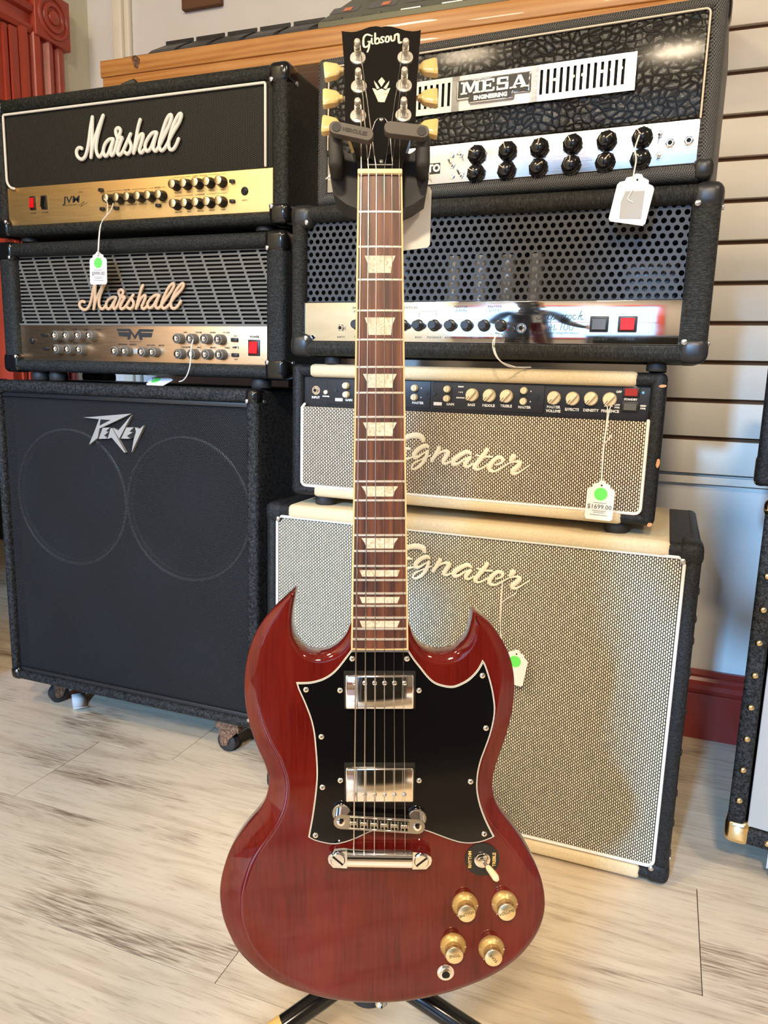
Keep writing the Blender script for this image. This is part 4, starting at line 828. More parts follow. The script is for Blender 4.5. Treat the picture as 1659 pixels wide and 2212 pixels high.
# ------------------------------------------------------------------ the guitar
GL, GR = (-.27860, .70760, 1.09960), None
GM = Matrix.Rotation(.35917, 4, 'Z') @ Matrix.Rotation(-.13689, 4, 'X') @ Matrix.Rotation(-.02696, 4, 'Y')
GR = GM.to_euler()
g = thing('electric_guitar', 'cherry red double-horned electric guitar with black pickguard hanging on the stand', 'guitar', GL, GR)
BL, BR = (0, .010, -.463), (R(2.5), 0, 0)      # body plane, origin at the end of the fingerboard
HL, HR = (0, .002, 0), (R(-17), 0, 0)          # headstock plane, origin at the nut
def G(u, v, w): return (u/1000, -w/1000, -v/1000)
def bp(u, s, h): return (u/1000, -h/1000, -s/1000)
def P2(pts): return [(a/1000, -b/1000) for a, b in pts]
BODY = [(-87.2,-57.4),(-97.0,-48.2),(-107.7,-38.1),(-116.8,-28.2),(-125.1,-15.3),(-131.6,0.3),(-135.9,16.9),(-138.2,37.3),(-137.6,59.6),(-133.8,82.1),(-126.9,104.7),(-119.8,121.7),(-116.0,135.0),(-115.0,144.5),(-117.0,157.5),(-121.1,168.5),(-128.5,180.2),(-139.3,193.3),(-148.8,205.8),(-157.0,219.8),(-162.6,235.1),(-166.5,250.5),(-168.2,266.0),(-167.3,281.5),(-164.5,295.7),(-158.7,311.3),(-150.9,327.0),(-140.3,339.9),(-127.0,352.1),(-112.3,361.4),(-96.2,368.6),(-78.6,374.6),(-61.0,379.4),(-42.1,382.6),(-23.1,384.3),(4.3,384.5),(24.9,383.0),(47.0,379.3),(69.0,373.9),(91.0,366.4),(112.9,356.9),(130.4,346.5),(144.8,334.6),(155.3,322.7),(162.8,311.5),(168.4,299.6),(172.2,285.7),(172.9,271.0),(170.6,254.9),(165.8,239.6),(158.3,224.3),(149.8,209.1),(139.5,193.9),(129.8,181.0),(121.9,169.0),(117.5,156.1),(116.6,144.3),(118.5,131.0),(122.9,115.7),(129.0,96.9),(134.1,76.2),(137.0,55.6),(137.1,35.2),(134.0,16.7),(128.4,1.9),(120.1,-12.8),(110.9,-24.7),(102.3,-31.9),(96.8,-36.0),(94.0,-35.2),(93.0,-31.0),(92.0,-21.9),(89.1,-10.9),(83.7,-2.6),(74.8,4.7),(64.9,7.5),(54.1,7.1),(45.1,3.5),(37.8,-3.5),(32.7,-12.7),(28.9,-24.5),(20,-32),(-20,-32),(-28.6,-24.5),(-33.4,-12.6),(-39.7,-3.4),(-47.8,3.6),(-57.8,7.6),(-67.7,8.0),(-76.7,4.9),(-83.0,-1.6),(-87.4,-10.8),(-89.0,-23.6),(-87.9,-38.2),(-86.0,-48.5),(-85.0,-54.5)]
def smooth_loop(P, sub, width=None):
    n = len(P); out = []
    for i in range(n):
        a, b, c, d = [Vector(P[(i+k-1) % n]) for k in range(4)]
        for k in range(sub):
            u = k/sub; q = .5*((2*b)+(-a+c)*u+(2*a-5*b+4*c-d)*u*u+(-a+3*b-3*c+d)*u**3)
            out.append((q.x, q.y, width[i]*(1-u)+width[(i+1) % n]*u if width else 0))
    return out
def bevw(i, u, s):
    # width of the carved bevel along the outline
    n = len(BODY)
    if i <= 1 or i >= 90: return 3.0
    if i < 14: return [0, 0, 6, 9, 12, 14, 14, 13, 13, 14, 16, 18, 20, 22][i]
    if i < 33: return max(6, 27-abs(i-20)*1.35)
    if i < 45: return 6
    if i < 56: return 7+(i-45)*.7
    if i < 62: return 15
    if i < 67: return 13-(i-62)*1.6
    if i < 71: return 3
    if i < 77: return 9
    if i < 84: return 4
    return 8 if i < 88 else 4
wd_ = [bevw(i, *p) for i, p in enumerate(BODY)]
wd_ = [sum(wd_[(i+k) % len(wd_)] for k in (-2, -1, 0, 1, 2))/5 for i in range(len(wd_))]
for i in (0, 1, len(wd_)-1, len(wd_)-2, 68, 69, 70): wd_[i] = min(wd_[i], 2.6)
LP = smooth_loop(BODY, 3, wd_); NB = len(LP)
nor = []
for i in range(NB):
    t0 = Vector(LP[(i+2) % NB][:2])-Vector(LP[(i-2) % NB][:2]); t0.normalize(); nor.append(Vector((t0.y, -t0.x)))
# orientation: make normals point inwards
ar = sum(LP[i][0]*LP[(i+1) % NB][1]-LP[(i+1) % NB][0]*LP[i][1] for i in range(NB))
if ar > 0: nor = [-v for v in nor]
def ring(off, h, extra=0): return [bp(LP[i][0]+nor[i].x*(off*min(1, LP[i][2]/5)+extra*LP[i][2]), LP[i][1]+nor[i].y*(off*min(1, LP[i][2]/5)+extra*LP[i][2]), h(LP[i][2]) if callable(h) else h) for i in range(NB)]
dep = lambda w_: -min(8.0, .32*w_+.8)
rings = [ring(4, -35), ring(1.2, -34), ring(0, -31.5), ring(0, lambda w_: dep(w_)-3.2), ring(.5, lambda w_: dep(w_)-1.6), ring(1.6, lambda w_: dep(w_)-.5), ring(.8, lambda w_: dep(w_)*.55, .42), ring(1.0, lambda w_: dep(w_)*.12, .85), ring(1.2, 0, 1.0), ring(2.2, 0, 1.08)]
bm = bmesh.new(); VR = [[bm.verts.new(p) for p in r_] for r_ in rings]
for a in range(len(VR)-1):
    for i in range(NB):
        j = (i+1) % NB; f = bm.faces.new((VR[a][i], VR[a][j], VR[a+1][j], VR[a+1][i])); f.smooth = True
for r_ in (VR[0], VR[-1]):
    es = [bm.edges.get((r_[i], r_[(i+1) % NB])) for i in range(NB)]; res = bmesh.ops.triangle_fill(bm, edges=es, use_beauty=True, use_dissolve=False)
    for e_ in res['geom']:
        if isinstance(e_, bmesh.types.BMFace): e_.smooth = True
bmesh.ops.recalc_face_normals(bm, faces=bm.faces[:])
me = bpy.data.meshes.new('body'); bm.to_mesh(me); bm.free(); me.materials.append(M['cherry']); me.set_sharp_from_angle(angle=R(50))
body = bpy.data.objects.new('body', me); COL.objects.link(body); body.parent = g; body.location = BL; body.rotation_euler = BR
# pickguard: white ply under a slightly smaller black one
PG = [(-29.0,2.0),(-35.0,10.0),(-41.3,18.3),(-48.5,25.7),(-57.5,31.2),(-68.3,34.4),(-77.3,35.1),(-84.1,35.1),(-81.9,42.3),(-77.5,52.5),(-73.1,63.6),(-69.5,74.7),(-66.9,87.7),(-65.6,102.8),(-64.6,117.8),(-64.4,132.8),(-65.6,147.9),(-67.5,163.1),(-69.8,178.4),(-72.3,191.8),(-73.3,197.9),(-66.9,201.4),(-56.8,204.2),(-47.7,205.5),(-36.7,203.8),(-23.8,199.0),(-12.8,193.6),(-1.8,189.8),(11.1,187.8),(23.9,187.5),(38.5,188.8),(49.5,191.7),(60.5,195.9),(71.6,200.2),(82.6,203.5),(93.6,204.4),(104.6,202.7),(113.7,199.2),(117.9,196.9),(113.6,188.7),(107.9,176.3),(103.2,163.0),(100.3,149.7),(99.8,138.3),(100.9,127.0),(103.4,115.7),(107.9,102.6),(112.2,89.5),(115.6,74.5),(116.7,61.5),(115.2,48.6),(112.9,37.5),(109.2,24.7),(105.8,15.4),(103.2,11.8),(101.4,16.3),(96.9,23.7),(89.8,31.1),(81.8,36.0),(73.8,38.8),(64.7,37.9),(55.7,34.7),(48.5,28.3),(41.3,19.1),(34.9,10.9),(29.1,2.0)]
def inset(P, d):
    n = len(P); a = sum(P[i][0]*P[(i+1) % n][1]-P[(i+1) % n][0]*P[i][1] for i in range(n)); sg = 1 if a > 0 else -1; out = []
    for i in range(n):
        p, q, r_ = [Vector(P[(i+k) % n]) for k in (-1, 0, 1)]
        n1 = (q-p).normalized(); n2 = (r_-q).normalized(); n1 = Vector((-n1.y, n1.x))*sg; n2 = Vector((-n2.y, n2.x))*sg
        b = (n1+n2); b = b.normalized() if b.length > .01 else n1; c = max(b.dot(n1), .45); out.append(tuple(q+b*d/c))
    return out
def densify(P, keep=()):
    out = []; n = len(P)
    for i in range(n):
        a, b, c, d = [Vector(P[(i+k-1) % n]) for k in range(4)]; out.append(tuple(b))
        s1 = (b-a).angle(c-b) > .9; s2 = (c-b).angle(d-c) > .9
        if s1: a = b-(c-b)
        if s2: d = c+(c-b)
        for u in (1/3, 2/3): q = .5*((2*b)+(-a+c)*u+(2*a-5*b+4*c-d)*u*u+(-a+3*b-3*c+d)*u**3); out.append(tuple(q))
    return out
PGd = densify(PG)
pgo = MB().prism(P2(PGd), -.0016, -.0001).build('pickguard', M['white_plastic'], g, BL, BR)
MB().prism(P2(inset(PGd, .55)), -.0018, -.0010).build('middle_ply', M['plastic_satin'], pgo)
MB().prism(P2(inset(PGd, .85)), -.0021, -.0010).build('middle_ply', M['white_plastic'], pgo)
MB().prism(P2(inset(PGd, 1.5)), -.0025, -.0010).build('top_ply', M['guard'], pgo)
def screw_mesh():
    o = MB().lathe([(.0031, 0), (.0029, .0006), (.0020, .0013), (.0002, .0016)], (0, 0, 0), (0, -1, 0), 16, cap=False).build('screw', M['nickel'], None)
    MB().box(-.0011, .0011, -.0017, -.0012, -.0002, .0002).box(-.0002, .0002, -.0017, -.0012, -.0011, .0011).build('slot', M['dark'], o); return o
sc = None
for u, s_ in [(-74.2,42.2),(-59.1,91.1),(-58.4,144.3),(-65.8,195.5),(-27.6,10.3),(27.4,10.3),(103.3,27.5),(107.6,81.9),(92.6,138.1),(107.3,193.8),(-39.9,42.9),(39.5,42.8),(-40.0,137.1),(40.0,137.0)]:
    if sc is None: sc = screw_mesh(); sc.parent = pgo; sc.location = bp(u, s_, 2.5)
    else: dup(sc, pgo, bp(u, s_, 2.5))
# pickups
for s0, s1, hh, ps, tl in ((25.6, 61.0, 7.5, 33.5, R(-2.5)), (121.0, 157.4, 9.5, 148.7, R(-1.5))):
    pk = MB().rbox(-.0345, .0345, -hh/1000, -.001, -(s1)/1000, -(s0)/1000, .0022, 3).build('pickup', M['chrome'] if s0 < 50 else M['nickel'], g, BL, BR)
    MB().rbox(-.0362, .0362, -.0030, -.0016, -(s1+1.4)/1000, -(s0-3.2)/1000, .001, 1).build('pickup_recess', M['dark'], pk)
    pol = None
    for k in range(6):
        L_ = (-.0249+k*.00995, -hh/1000, -ps/1000)
        if pol is None: pol = MB().lathe([(.0025, -.0004), (.0024, .0004), (.0017, .0011), (.0003, .0013)], (0, 0, 0), (0, -1, 0), 14, cap=False).box(-.0022, .0022, -.00135, -.0009, -.0003, .0003).build('pole_screw', M['chrome'], pk, L_)
        else: dup(pol, pk, L_)
# bridge
br = MB(); br.X = Matrix.Rotation(R(3.8), 4, 'Y')
a = .0385
def stad(x0, x1, z, r_, y0, y1, mb):
    P = arc_pts(x1, z, r_, -90, 90, 8)+arc_pts(x0, z, r_, 90, 270, 8); mb.prism(P, y0, y1)
stad(-a, a, 0, .0075, -.0165, -.0075, br); br.rbox(-.030, .030, -.0175, -.0160, -.0066, -.0050, .0005, 1).rbox(-.030, .030, -.0175, -.0160, .0050, .0066, .0005, 1)
bro = br.build('bridge', M['chrome'], g, (0, .010-.0175*.0, -.463), BR); bro.location = Vector(BL)+Euler(BR).to_matrix() @ Vector(bp(-.3, 176.2, 0))
MB().rbox(-.030, .030, -.0168, -.0160, -.0050, .0050, .0003, 1).build('saddle_channel', M['dark'], bro, (0, 0, 0), (0, R(3.8), 0))
sd = None
for k in range(6):
    m_ = (-.0255+k*.0102, 0, (.0255-k*.0102)*.066)
    if sd is None: sd = MB().rbox(-.0042, .0042, -.0192, -.0165, -.0016, .0022, .0006, 1).box(-.0040, -.0030, -.0176, -.0165, -.0044, .0044).box(.0030, .0040, -.0176, -.0165, -.0044, .0044).box(-.0006, .0006, -.0176, -.0165, -.0046, -.001).build('saddle', M['nickel'], bro, m_)
    else: dup(sd, bro, m_)
for x in (-.0385, .0385):
    q = MB().lathe([(.0095, 0), (.0098, .001), (.0098, .0035), (.009, .0045), (.0035, .0045), (.0035, .007)], (0, 0, 0), (0, -1, 0), 28).build('thumb_wheel', M['chrome'], bro, (x, -.0035, -x*.066+.004))
    MB().lathe([(.0042, .0160), (.0040, .0172), (.0025, .0176)], (x, 0, -x*.066), (0, -1, 0), 20).build('post_screw', M['nickel'], bro); MB().lathe([(.0018, .0176), (.0016, .0178)], (x, 0, -x*.066), (0, -1, 0), 12).build('post_slot', M['dark'], bro)
# stop tailpiece
tp = MB()
pr = [(0, .0165), (.006, .0158), (.0085, .0135), (.0098, .010), (.0096, .006), (.008, .005), (-.006, .005), (-.0078, .007), (-.0072, .0125), (-.004, .016)]
vs = [(x, -h, -z) for x in (-.0328, .0332) for z, h in pr]; n = len(pr); tp.add(vs, [(i, (i+1) % n, n+(i+1) % n, n+i) for i in range(n)], True)
P = [(-.0525, -.0), (-.0515, -.0045), (-.047, -.0095), (-.033, -.0100), (-.033, .0085), (-.046, .0070), (-.0515, .0035)]
tp.prism([(x, z+.0) for x, z in P], -.0125, -.0060).prism([(-x+.0006, z) for x, z in P][::-1], -.0125, -.0060)
tpo = tp.build('tailpiece', M['chrome'], g); tpo.location = Vector(BL)+Euler(BR).to_matrix() @ Vector(bp(0, 215.6, 0)); tpo.rotation_euler = Euler((R(2.5), R(.9), 0))
for x, an in ((-.0422, 40), (.0424, -40)):
    q = MB().lathe([(.0066, .0), (.0066, .004), (.0050, .0042), (.0050, .0125), (.0072, .0128), (.0074, .0150), (.0066, .0160)], (x, 0, .0), (0, -1, 0), 28).build('stud', M['chrome'], tpo)
    s_ = MB(); s_.X = Matrix.Translation((x, -.0161, 0)) @ Matrix.Rotation(R(an), 4, 'Y'); s_.box(-.0068, .0068, -.0003, .0002, -.0009, .0009); s_.build('slot', M['dark'], q)
# selector switch
sw = MB().lathe([(.0176, .0), (.0176, .0010)], (0, 0, 0), (0, -1, 0), 48).build('selector_plate', M['plastic_satin'], g); sw.location = Vector(BL)+Euler(BR).to_matrix() @ Vector(bp(105.6, 222.0, .1)); sw.rotation_euler = BR
L = MB(); text_into(L, 'RHYTHM', -.0125, 0, .0046, -.0012, rot=R(90), bold=.00015); text_into(L, 'TREBLE', .0125, 0, .0046, -.0012, rot=R(90), bold=.00015); L.build('lettering', M['ink_gold'], sw)
MB().lathe([(.0082, .001), (.0082, .0022), (.0072, .0024), (.0070, .0046), (.0052, .0048), (.0050, .0062), (.0034, .0064)], (0, 0, 0), (0, -1, 0), 32).build('nut', M['nickel'], sw)
MB().tube([(.0, -.004, 0), (.004, -.012, -.001), (.007, -.017, -.002)], [.0018, .0019, .0022], 10, fa=(0, 0, 1)).build('lever', M['chrome'], sw); MB().tube([(.0045, -.013, -.0015), (.0085, -.021, -.0035), (.0105, -.0265, -.0045)], [.0028, .0036, .0036], 12, fa=(0, 0, 1)).build('lever_tip', M['bone'], sw)
# knobs, jack, strap button
def kn_hat():
    o = MB().lathe([(.0136, .0), (.0138, .0016), (.0128, .0040), (.0102, .0058), (.0091, .0070), (.0089, .0150)], (0, 0, 0), (0, -1, 0), 40, cap=True).build('control_knob', M['gold_skirt'], None)
    MB().lathe([(.0089, .0150), (.0089, .0162), (.0084, .0166)], (0, 0, 0), (0, -1, 0), 36).build('knob_cap', M['gold_cap'], o)
    MB().lathe([(.0092, .0128), (.0092, .0140)], (0, 0, 0), (0, -1, 0), 36).build('dark_band', M['rust'], o)
    L = MB()
    for q in range(0, 11, 2): an = R(-140+28*q); text_into(L, str(q), .0121*sin(an), .0121*cos(an), .0032, -.0047, rot=-an)
    L.build('numbers', M['ink_white'], o); return o
for i, (u, s_, txt, ro_) in enumerate(((88.6, 271.3, 'VOLUME', 200), (129.4, 269.7, 'VOLUME', 20), (76.6, 316.4, 'TONE', 190), (116.5, 319.0, 'TONE', 135))):
    k = kn_hat(); k.parent = g; k.location = Vector(BL)+Euler(BR).to_matrix() @ Vector(bp(u, s_, 0)); k.rotation_euler = BR
    L = MB(); text_into(L, txt, 0, 0, .0042, -.0168, rot=R(ro_)); L.build('lettering', M['ink_black'], k)
jk = MB().lathe([(.0088, 0), (.0088, .0010)], (0, 0, 0), (0, -1, 0), 32).lathe([(.0074, .001), (.0074, .0032)], (0, 0, 0), (0, -1, 0), 6, smooth=False).lathe([(.0056, .0032), (.0054, .0046), (.0042, .0048), (.0038, .0040)], (0, 0, 0), (0, -1, 0), 28, cap=False).build('output_jack', M['nickel'], g)
jk.location = Vector(BL)+Euler(BR).to_matrix() @ Vector(bp(69.0, 346.1, .1)); jk.rotation_euler = BR; MB().lathe([(.0040, .0), (.0040, .0042)], (0, 0, 0), (0, -1, 0), 20).build('socket', M['dark'], jk)
sb = MB().lathe([(.0055, 0), (.004, .003), (.0035, .007), (.0065, .011), (.0068, .0125), (.003, .0145)], (0, 0, 0), (0, 0, -1), 22).build('strap_button', M['chrome'], g); sb.location = Vector(BL)+Euler(BR).to_matrix() @ Vector(bp(2, 384, -18)); sb.rotation_euler = BR
# neck and fingerboard
def half_w(v): return (43.0+(57.1-43.0)*v/463)/2
nk = MB(); ns = [(-6, 20.5, 13), (8, 21.2, 19), (60, 22.2, 20), (200, 24.3, 21), (350, 26.5, 22.5), (420, 27.8, 24), (455, 28.2, 26)]; vs = []; m_ = 11
for v, hw, dp in ns:
    for k in range(m_): an = pi*k/(m_-1); vs.append(G(-hw*cos(an), v, -5-(dp-5)*sin(an)**.8))
nk.add(vs, [(i*m_+k, i*m_+k+1, (i+1)*m_+k+1, (i+1)*m_+k) for i in range(len(ns)-1) for k in range(m_-1)], True)
nk.build('neck', M['cherry'], g)
def fbstrip(y0, y1, hw0, hw1, v0, v1, crown, wtop, wbot):
    mb = MB(); vs = []; K = 8
    for v, hw in ((v0, hw0), (v1, hw1)):
        for k in range(K+1): u = -1+2*k/K; vs.append(G(u*hw, v, wtop-crown*u*u))
        vs.append(G(hw, v, wbot)); vs.append(G(-hw, v, wbot))
    n = K+3; mb.add(vs, [(i, (i+1) % n, n+(i+1) % n, n+i) for i in range(n)]+[tuple(range(n)), tuple(range(n, 2*n))[::-1]]); return mb
fb = fbstrip(0, 0, half_w(0)-1.6, half_w(463)-1.6, 0, 461.4, .75, -1.05, -6).build('fingerboard', M['rosewood'], g)
bi = MB()
for sg in (-1, 1):
    a0, a1 = half_w(0), half_w(463); vs = []
    for v, hw in ((0, a0), (463, a1)):
        for q, w_ in ((hw, -1.9), (hw, -6.5), (hw-1.65, -6.5), (hw-1.65, -1.65)): vs.append(G(sg*q, v, w_))
    bi.add(vs, [(i, (i+1) % 4, 4+(i+1) % 4, 4+i) for i in range(4)]+[(0, 1, 2, 3), (4, 5, 6, 7)])
bi.box(-half_w(463)/1000, half_w(463)/1000, .0017, .010, -.463, -.4613); bi.build('binding', M['binding'], g)
fm = None
for k in range(1, 23):
    v = 628.65*(1-2**(-k/12)); hw = half_w(v)-1.2; f = MB(); vs = []; K = 8
    for s_, w_ in ((-1.25, 0), (-.7, 1), (.7, 1), (1.25, 0)):
        for q in range(K+1): u = -1+2*q/K; vs.append(G(u*hw*(1-.012*w_), v+s_, -1.1-.75*u*u+w_*1.05))
    f.add(vs, [(r_*(K+1)+q, r_*(K+1)+q+1, (r_+1)*(K+1)+q+1, (r_+1)*(K+1)+q) for r_ in range(3) for q in range(K)]); f.build('fret', M['fret'], fb)
for v0, v1, w0, w1 in ((77.0, 93.5, 15.0, 10.6), (136.2, 153.1, 14.9, 10.9), (190.7, 204.2, 16.5, 12.1), (237.8, 251.2, 16.7, 12.1), (300.3, 310.4, 18.1, 13.4), (351.4, 361.7, 18.1, 13.5), (383.1, 389.6, 20.0, 17.4), (409.8, 416.1, 20.0, 17.4), (433.6, 440.1, 20.0, 17.4)):
    vs = []; K = 8; wm = w0*.45+w1*.55-1.0 if w0-w1 > 3 else (w0+w1)/2
    for v, hw in ((v0, w0), ((v0+v1)/2, wm), (v1, w1)):
        for q in range(K+1): u = (-1+2*q/K)*hw; vs.append(G(u, v, -.98-.75*(u/half_w(v))**2))
    MB().add(vs, [(r_*(K+1)+q, r_*(K+1)+q+1, (r_+1)*(K+1)+q+1, (r_+1)*(K+1)+q) for r_ in range(2) for q in range(K)]).build('inlay', M['pearl'], fb)
nu = MB(); nu.rbox(-.0216, .0216, -.0020, .006, -.0002, .0048, .0012, 2); nu.build('nut', M['bone'], g)
# headstock
HD = [(-21.9,-4.5),(-22.6,-12),(-25.2,-27),(-30.5,-44),(-34.3,-56),(-34.9,-70),(-34.9,-88.4),(-35.4,-109.9),(-36.5,-131.8),(-38.1,-154.0),(-39.6,-172.0),(-36,-171.2),(-30,-170.6),(-25.0,-171.2),(-18.1,-173.8),(-11.7,-176.9),(-4.4,-178.2),(1.1,-176.9),(5.7,-178.1),(11.2,-177.7),(18.5,-175.4),(25.8,-172.6),(33.1,-171.6),(38,-172.2),(41.5,-173.6),(40.0,-154.0),(38.4,-131.8),(37.0,-110.0),(36.0,-88.5),(35.4,-70),(34.7,-56),(30.0,-44),(25.4,-27),(22.5,-12),(21.7,-4.5)]
hd = MB().prism(P2(HD), 0, .0135).build('headstock', M['headwood'], g, HL, HR)
MB().prism(mm([(a, -b) for a, b in [(1.3,-66.1),(5.2,-64.3),(7.2,-61),(8.0,-57),(9.6,-50),(10.6,-40),(11.2,-28),(12.6,-11),(-12.4,-11),(-10.0,-28),(-8.8,-40),(-8.4,-50),(-6.4,-57),(-5.2,-61),(-2.8,-64.3)]]), -.0007, 0).build('truss_rod_cover', M['white_plastic'], hd)
MB().prism(mm([(a, -b) for a, b in [(1.3,-65.2),(4.6,-63.5),(6.4,-60.5),(7.2,-56.6),(8.8,-49.8),(9.8,-40),(10.4,-28),(11.7,-11.6),(-11.5,-11.6),(-9.2,-28),(-8.0,-40),(-7.6,-49.8),(-5.6,-56.6),(-4.4,-60.5),(-2.2,-63.5)]]), -.0017, -.0005).build('cover_ply', M['guard'], hd)
for z in (62.6, 14.2): sx_ = dup(sc, hd, (.0012, -.0016, z/1000)); sx_.scale = (.7, .7, .7)
cr = MB()
for poly in ([(1.5,-114.3),(4.9,-109.4),(1.2,-102.6),(-2.1,-109.4)], [(9.2,-110.2),(6.4,-106.0),(3.2,-101.0),(6.0,-99.8),(8.6,-106)], [(-6.2,-110.2),(-3.4,-106.0),(-.6,-101.0),(-3.2,-99.8),(-5.6,-106)], [(10.2,-101.4),(7.6,-100.6),(5.6,-98.2),(1.2,-100.4),(-3.0,-98.2),(-5.0,-100.2),(-7.9,-101.0),(-1.8,-84.2),(4.4,-84.2)]):
    cr.prism(mm([(a, -b) for a, b in poly]), -.0004, .001)
cr.build('crown_inlay', M['pearl'], hd)
lg = MB(); lk_ = lambda pts: [(660+a/5.184, 40+b/5.184) for a, b in pts]
def hpt(a, b): return (-18.5+(a-635)/425*38.8, 0, 0), None
def hs(pts): return [((-18.5+(a-635)*.0913)/1000, -.0003, (168.6-(b-170)*.1119)/1000) for a, b in pts]
for pts, r_ in (([(722,190),(690,182),(658,205),(648,260),(655,315),(680,322),(712,300),(718,262)], .0011), ([(700,262),(728,258)], .0008), ([(718,262),(712,330),(694,378)], .0009), ([(742,225),(742,275),(756,288)], .0009), ([(738,195),(744,198)], .0009), ([(780,168),(780,270),(796,286),(822,272),(826,238),(806,222),(784,240)], .0010),
                ([(880,212),(858,208),(846,226),(864,246),(872,262),(850,274),(836,266)], .0009), ([(904,212),(896,240),(902,264),(924,264),(934,240),(932,206),(914,202),(904,212)], .0009), ([(956,200),(962,248),(980,252),(996,236),(1000,192)], .0010), ([(1000,192),(1022,178),(1040,182),(1042,240),(1050,276),(1068,268)], .0012)):
    lg.tube(hs(pts), r_*1.0, 6, flat=.3, sub=3)
lg.build('script_logo', M['pearl'], hd)
POST = [(-22.7,-137.9),(-21.3,-102.9),(-21.6,-67.7),(25.3,-138.4),(23.8,-104.0),(23.0,-68.7)]
TN = [(-1,-133.0),(-1,-98.0),(-1,-63.5),(1,-133.5),(1,-98.2),(1,-63.5)]
for i, (u, v) in enumerate(POST):
    mc = MB().lathe([(.0080, 0), (.0078, .0012), (.0052, .0018)], (0, 0, 0), (0, -1, 0), 30).lathe([(.0052, .0012), (.0050, .0030)], (0, 0, 0), (0, -1, 0), 6, smooth=False).lathe([(.0030, .002), (.0030, .0115), (.0024, .0125), (.0024, .0145), (.0032, .0160), (.0032, .0195), (.0026, .0210), (.0008, .0214)], (0, 0, 0), (0, -1, 0), 20).build('tuning_machine', M['fret'], hd, bp(u, v, 0))
    wr = MB()
    wr.tube([(.0032*cos(q*.7), -.009-.00022*q, .0032*sin(q*.7)) for q in range(28)], .00035 if i > 2 else .0005, 5, sub=1); wr.build('string_wrap', M['string_w'], mc)
    sg = TN[i][0]; dz = -(TN[i][1]-v)/1000; ue = 36 if sg > 0 else -36
    bt = MB(); x0 = (ue+sg*2-u)/1000; X_ = lambda d: x0+sg*d/1000
    secs = [(0, 3.0, 3.0), (2.5, 3.2, 3.2), (4.0, 5.6, 4.0), (6.0, 7.6, 4.6), (9.0, 8.4, 4.9), (14.0, 9.6, 5.2), (17.5, 10.6, 5.2), (19.5, 10.0, 4.2)]; vs = []; m_ = 14
    for d, hz, hy in secs:
        for k in range(m_):
            an = 2*pi*k/m_; c_, s_ = cos(an), sin(an); vs.append((X_(d*1.02), .0095+hy/1000*math.copysign(abs(s_)**.6, s_), dz+hz/1000*math.copysign(abs(c_)**.6, c_)))
    fs = [(a*m_+k, a*m_+(k+1) % m_, (a+1)*m_+(k+1) % m_, (a+1)*m_+k) for a in range(len(secs)-1) for k in range(m_)]+[tuple(range(m_)), tuple(range((len(secs)-1)*m_, len(secs)*m_))[::-1]]
    bt.add(vs, fs, True).build('tuner_button', M['tuner'], mc, rot=(0, R((i*37) % 11-5), 0))
    MB().tube([(0, .0095, dz), (X_(1), .0095, dz)], .0024, 8, sub=1).rbox(-.006, .006, .0135, .020, dz-.008, dz+.008, .002).build('gear_housing', M['nickel'], mc)
# strings
HM = Matrix.Translation(HL) @ Euler(HR).to_matrix().to_4x4(); BM = Matrix.Translation(BL) @ Euler(BR).to_matrix().to_4x4()
order = [2, 1, 0, 3, 4, 5]     # post of each string from the bass side
NU = [-18.0, -10.9, -3.4, 4.1, 11.3, 18.4]; gauge = [.66, .56, .48, .28, .24, .2]
for k in range(6):
    pu, pv_ = POST[order[k]]; side = 1 if k < 3 else -1
    top = HM @ Vector(bp(pu+side*2.9, pv_, 9.5)); sx0 = -25.5+k*10.2
    pts = [top, Vector(G(NU[k], -2.6, 1.2)), Vector(G(NU[k], 0, 1.3)), BM @ Vector(bp(sx0*1.0, 176.2+(.0-k*10.2+25.5)*.05, 19.8)), BM @ Vector(bp(-26.2+k*10.42, 207.5, 11.5))]
    MB().tube(pts, gauge[k]/1000, 6, sub=1).build('string', M['string_w'] if k < 3 else M['string_p'], g)

# ------------------------------------------------------------------ the stand holding it
t = thing('guitar_stand', 'black tripod guitar stand with rubber yoke around the guitar neck', 'stand', GL, GR)
yk = MB()
yk.prism([(x, z) for x, z in [(-.0500, .031), (-.0385, .036), (-.0330, .032), (-.0310, .0305), (.0300, .0305), (.0325, .032), (.0375, .036), (.0480, .031), (.0485, .006), (.0455, -.0105), (.0330, -.0190), (.0200, -.0245), (0, -.0270), (-.0200, -.0245), (-.0340, -.0190), (-.0455, -.0100), (-.0495, .006)]], .026, .062)
yk.rbox(-.0495, -.0365, -.007, .060, .004, .0375, .005).rbox(.0350, .0480, -.007, .060, .004, .0375, .005)
yk.build('yoke', M['rubber'], t)
for nm, c0, c1 in (('pad', (-.0420, .0366), (-.0118, .0303)), ('pad', (.0405, .0330), (.0098, .0366))):
    a = Vector((c0[0], c0[1])); b = Vector((c1[0], c1[1])); d = (b-a).normalized(); n_ = Vector((-d.y, d.x)); r_ = .0058; P = []
    for q in range(9): an = pi/2+pi*q/8; P.append(a+d*cos(an)*r_+n_*sin(an)*r_)
    for q in range(9): an = -pi/2+pi*q/8; P.append(b+d*cos(an)*r_+n_*sin(an)*r_)
    o = MB().prism([(p.x, p.y) for p in P], -.0165, -.0065).build('yoke_pad', M['pad'], t)
    bv = o.modifiers.new('b', 'BEVEL'); bv.width = .0015; bv.segments = 2
    MB().lathe([(.0044, 0), (.0042, .0006)], (c0[0]*.97, -.0165, c0[1]), (0, -1, 0), 20).build('hinge_pin', M['rubber'], o)
    if c0[0] < 0:
        L = MB(); text_into(L, 'HERCULES', -.0235, .0325, .0048, -.0168, rot=R(-11.8), bold=.0002, sx=1.05); L.build('lettering', M['rubber'], o)
inv = GM.inverted(); o0 = Vector(GL)
def gl(x, y, z): return inv @ (Vector((x, y, z))-o0)
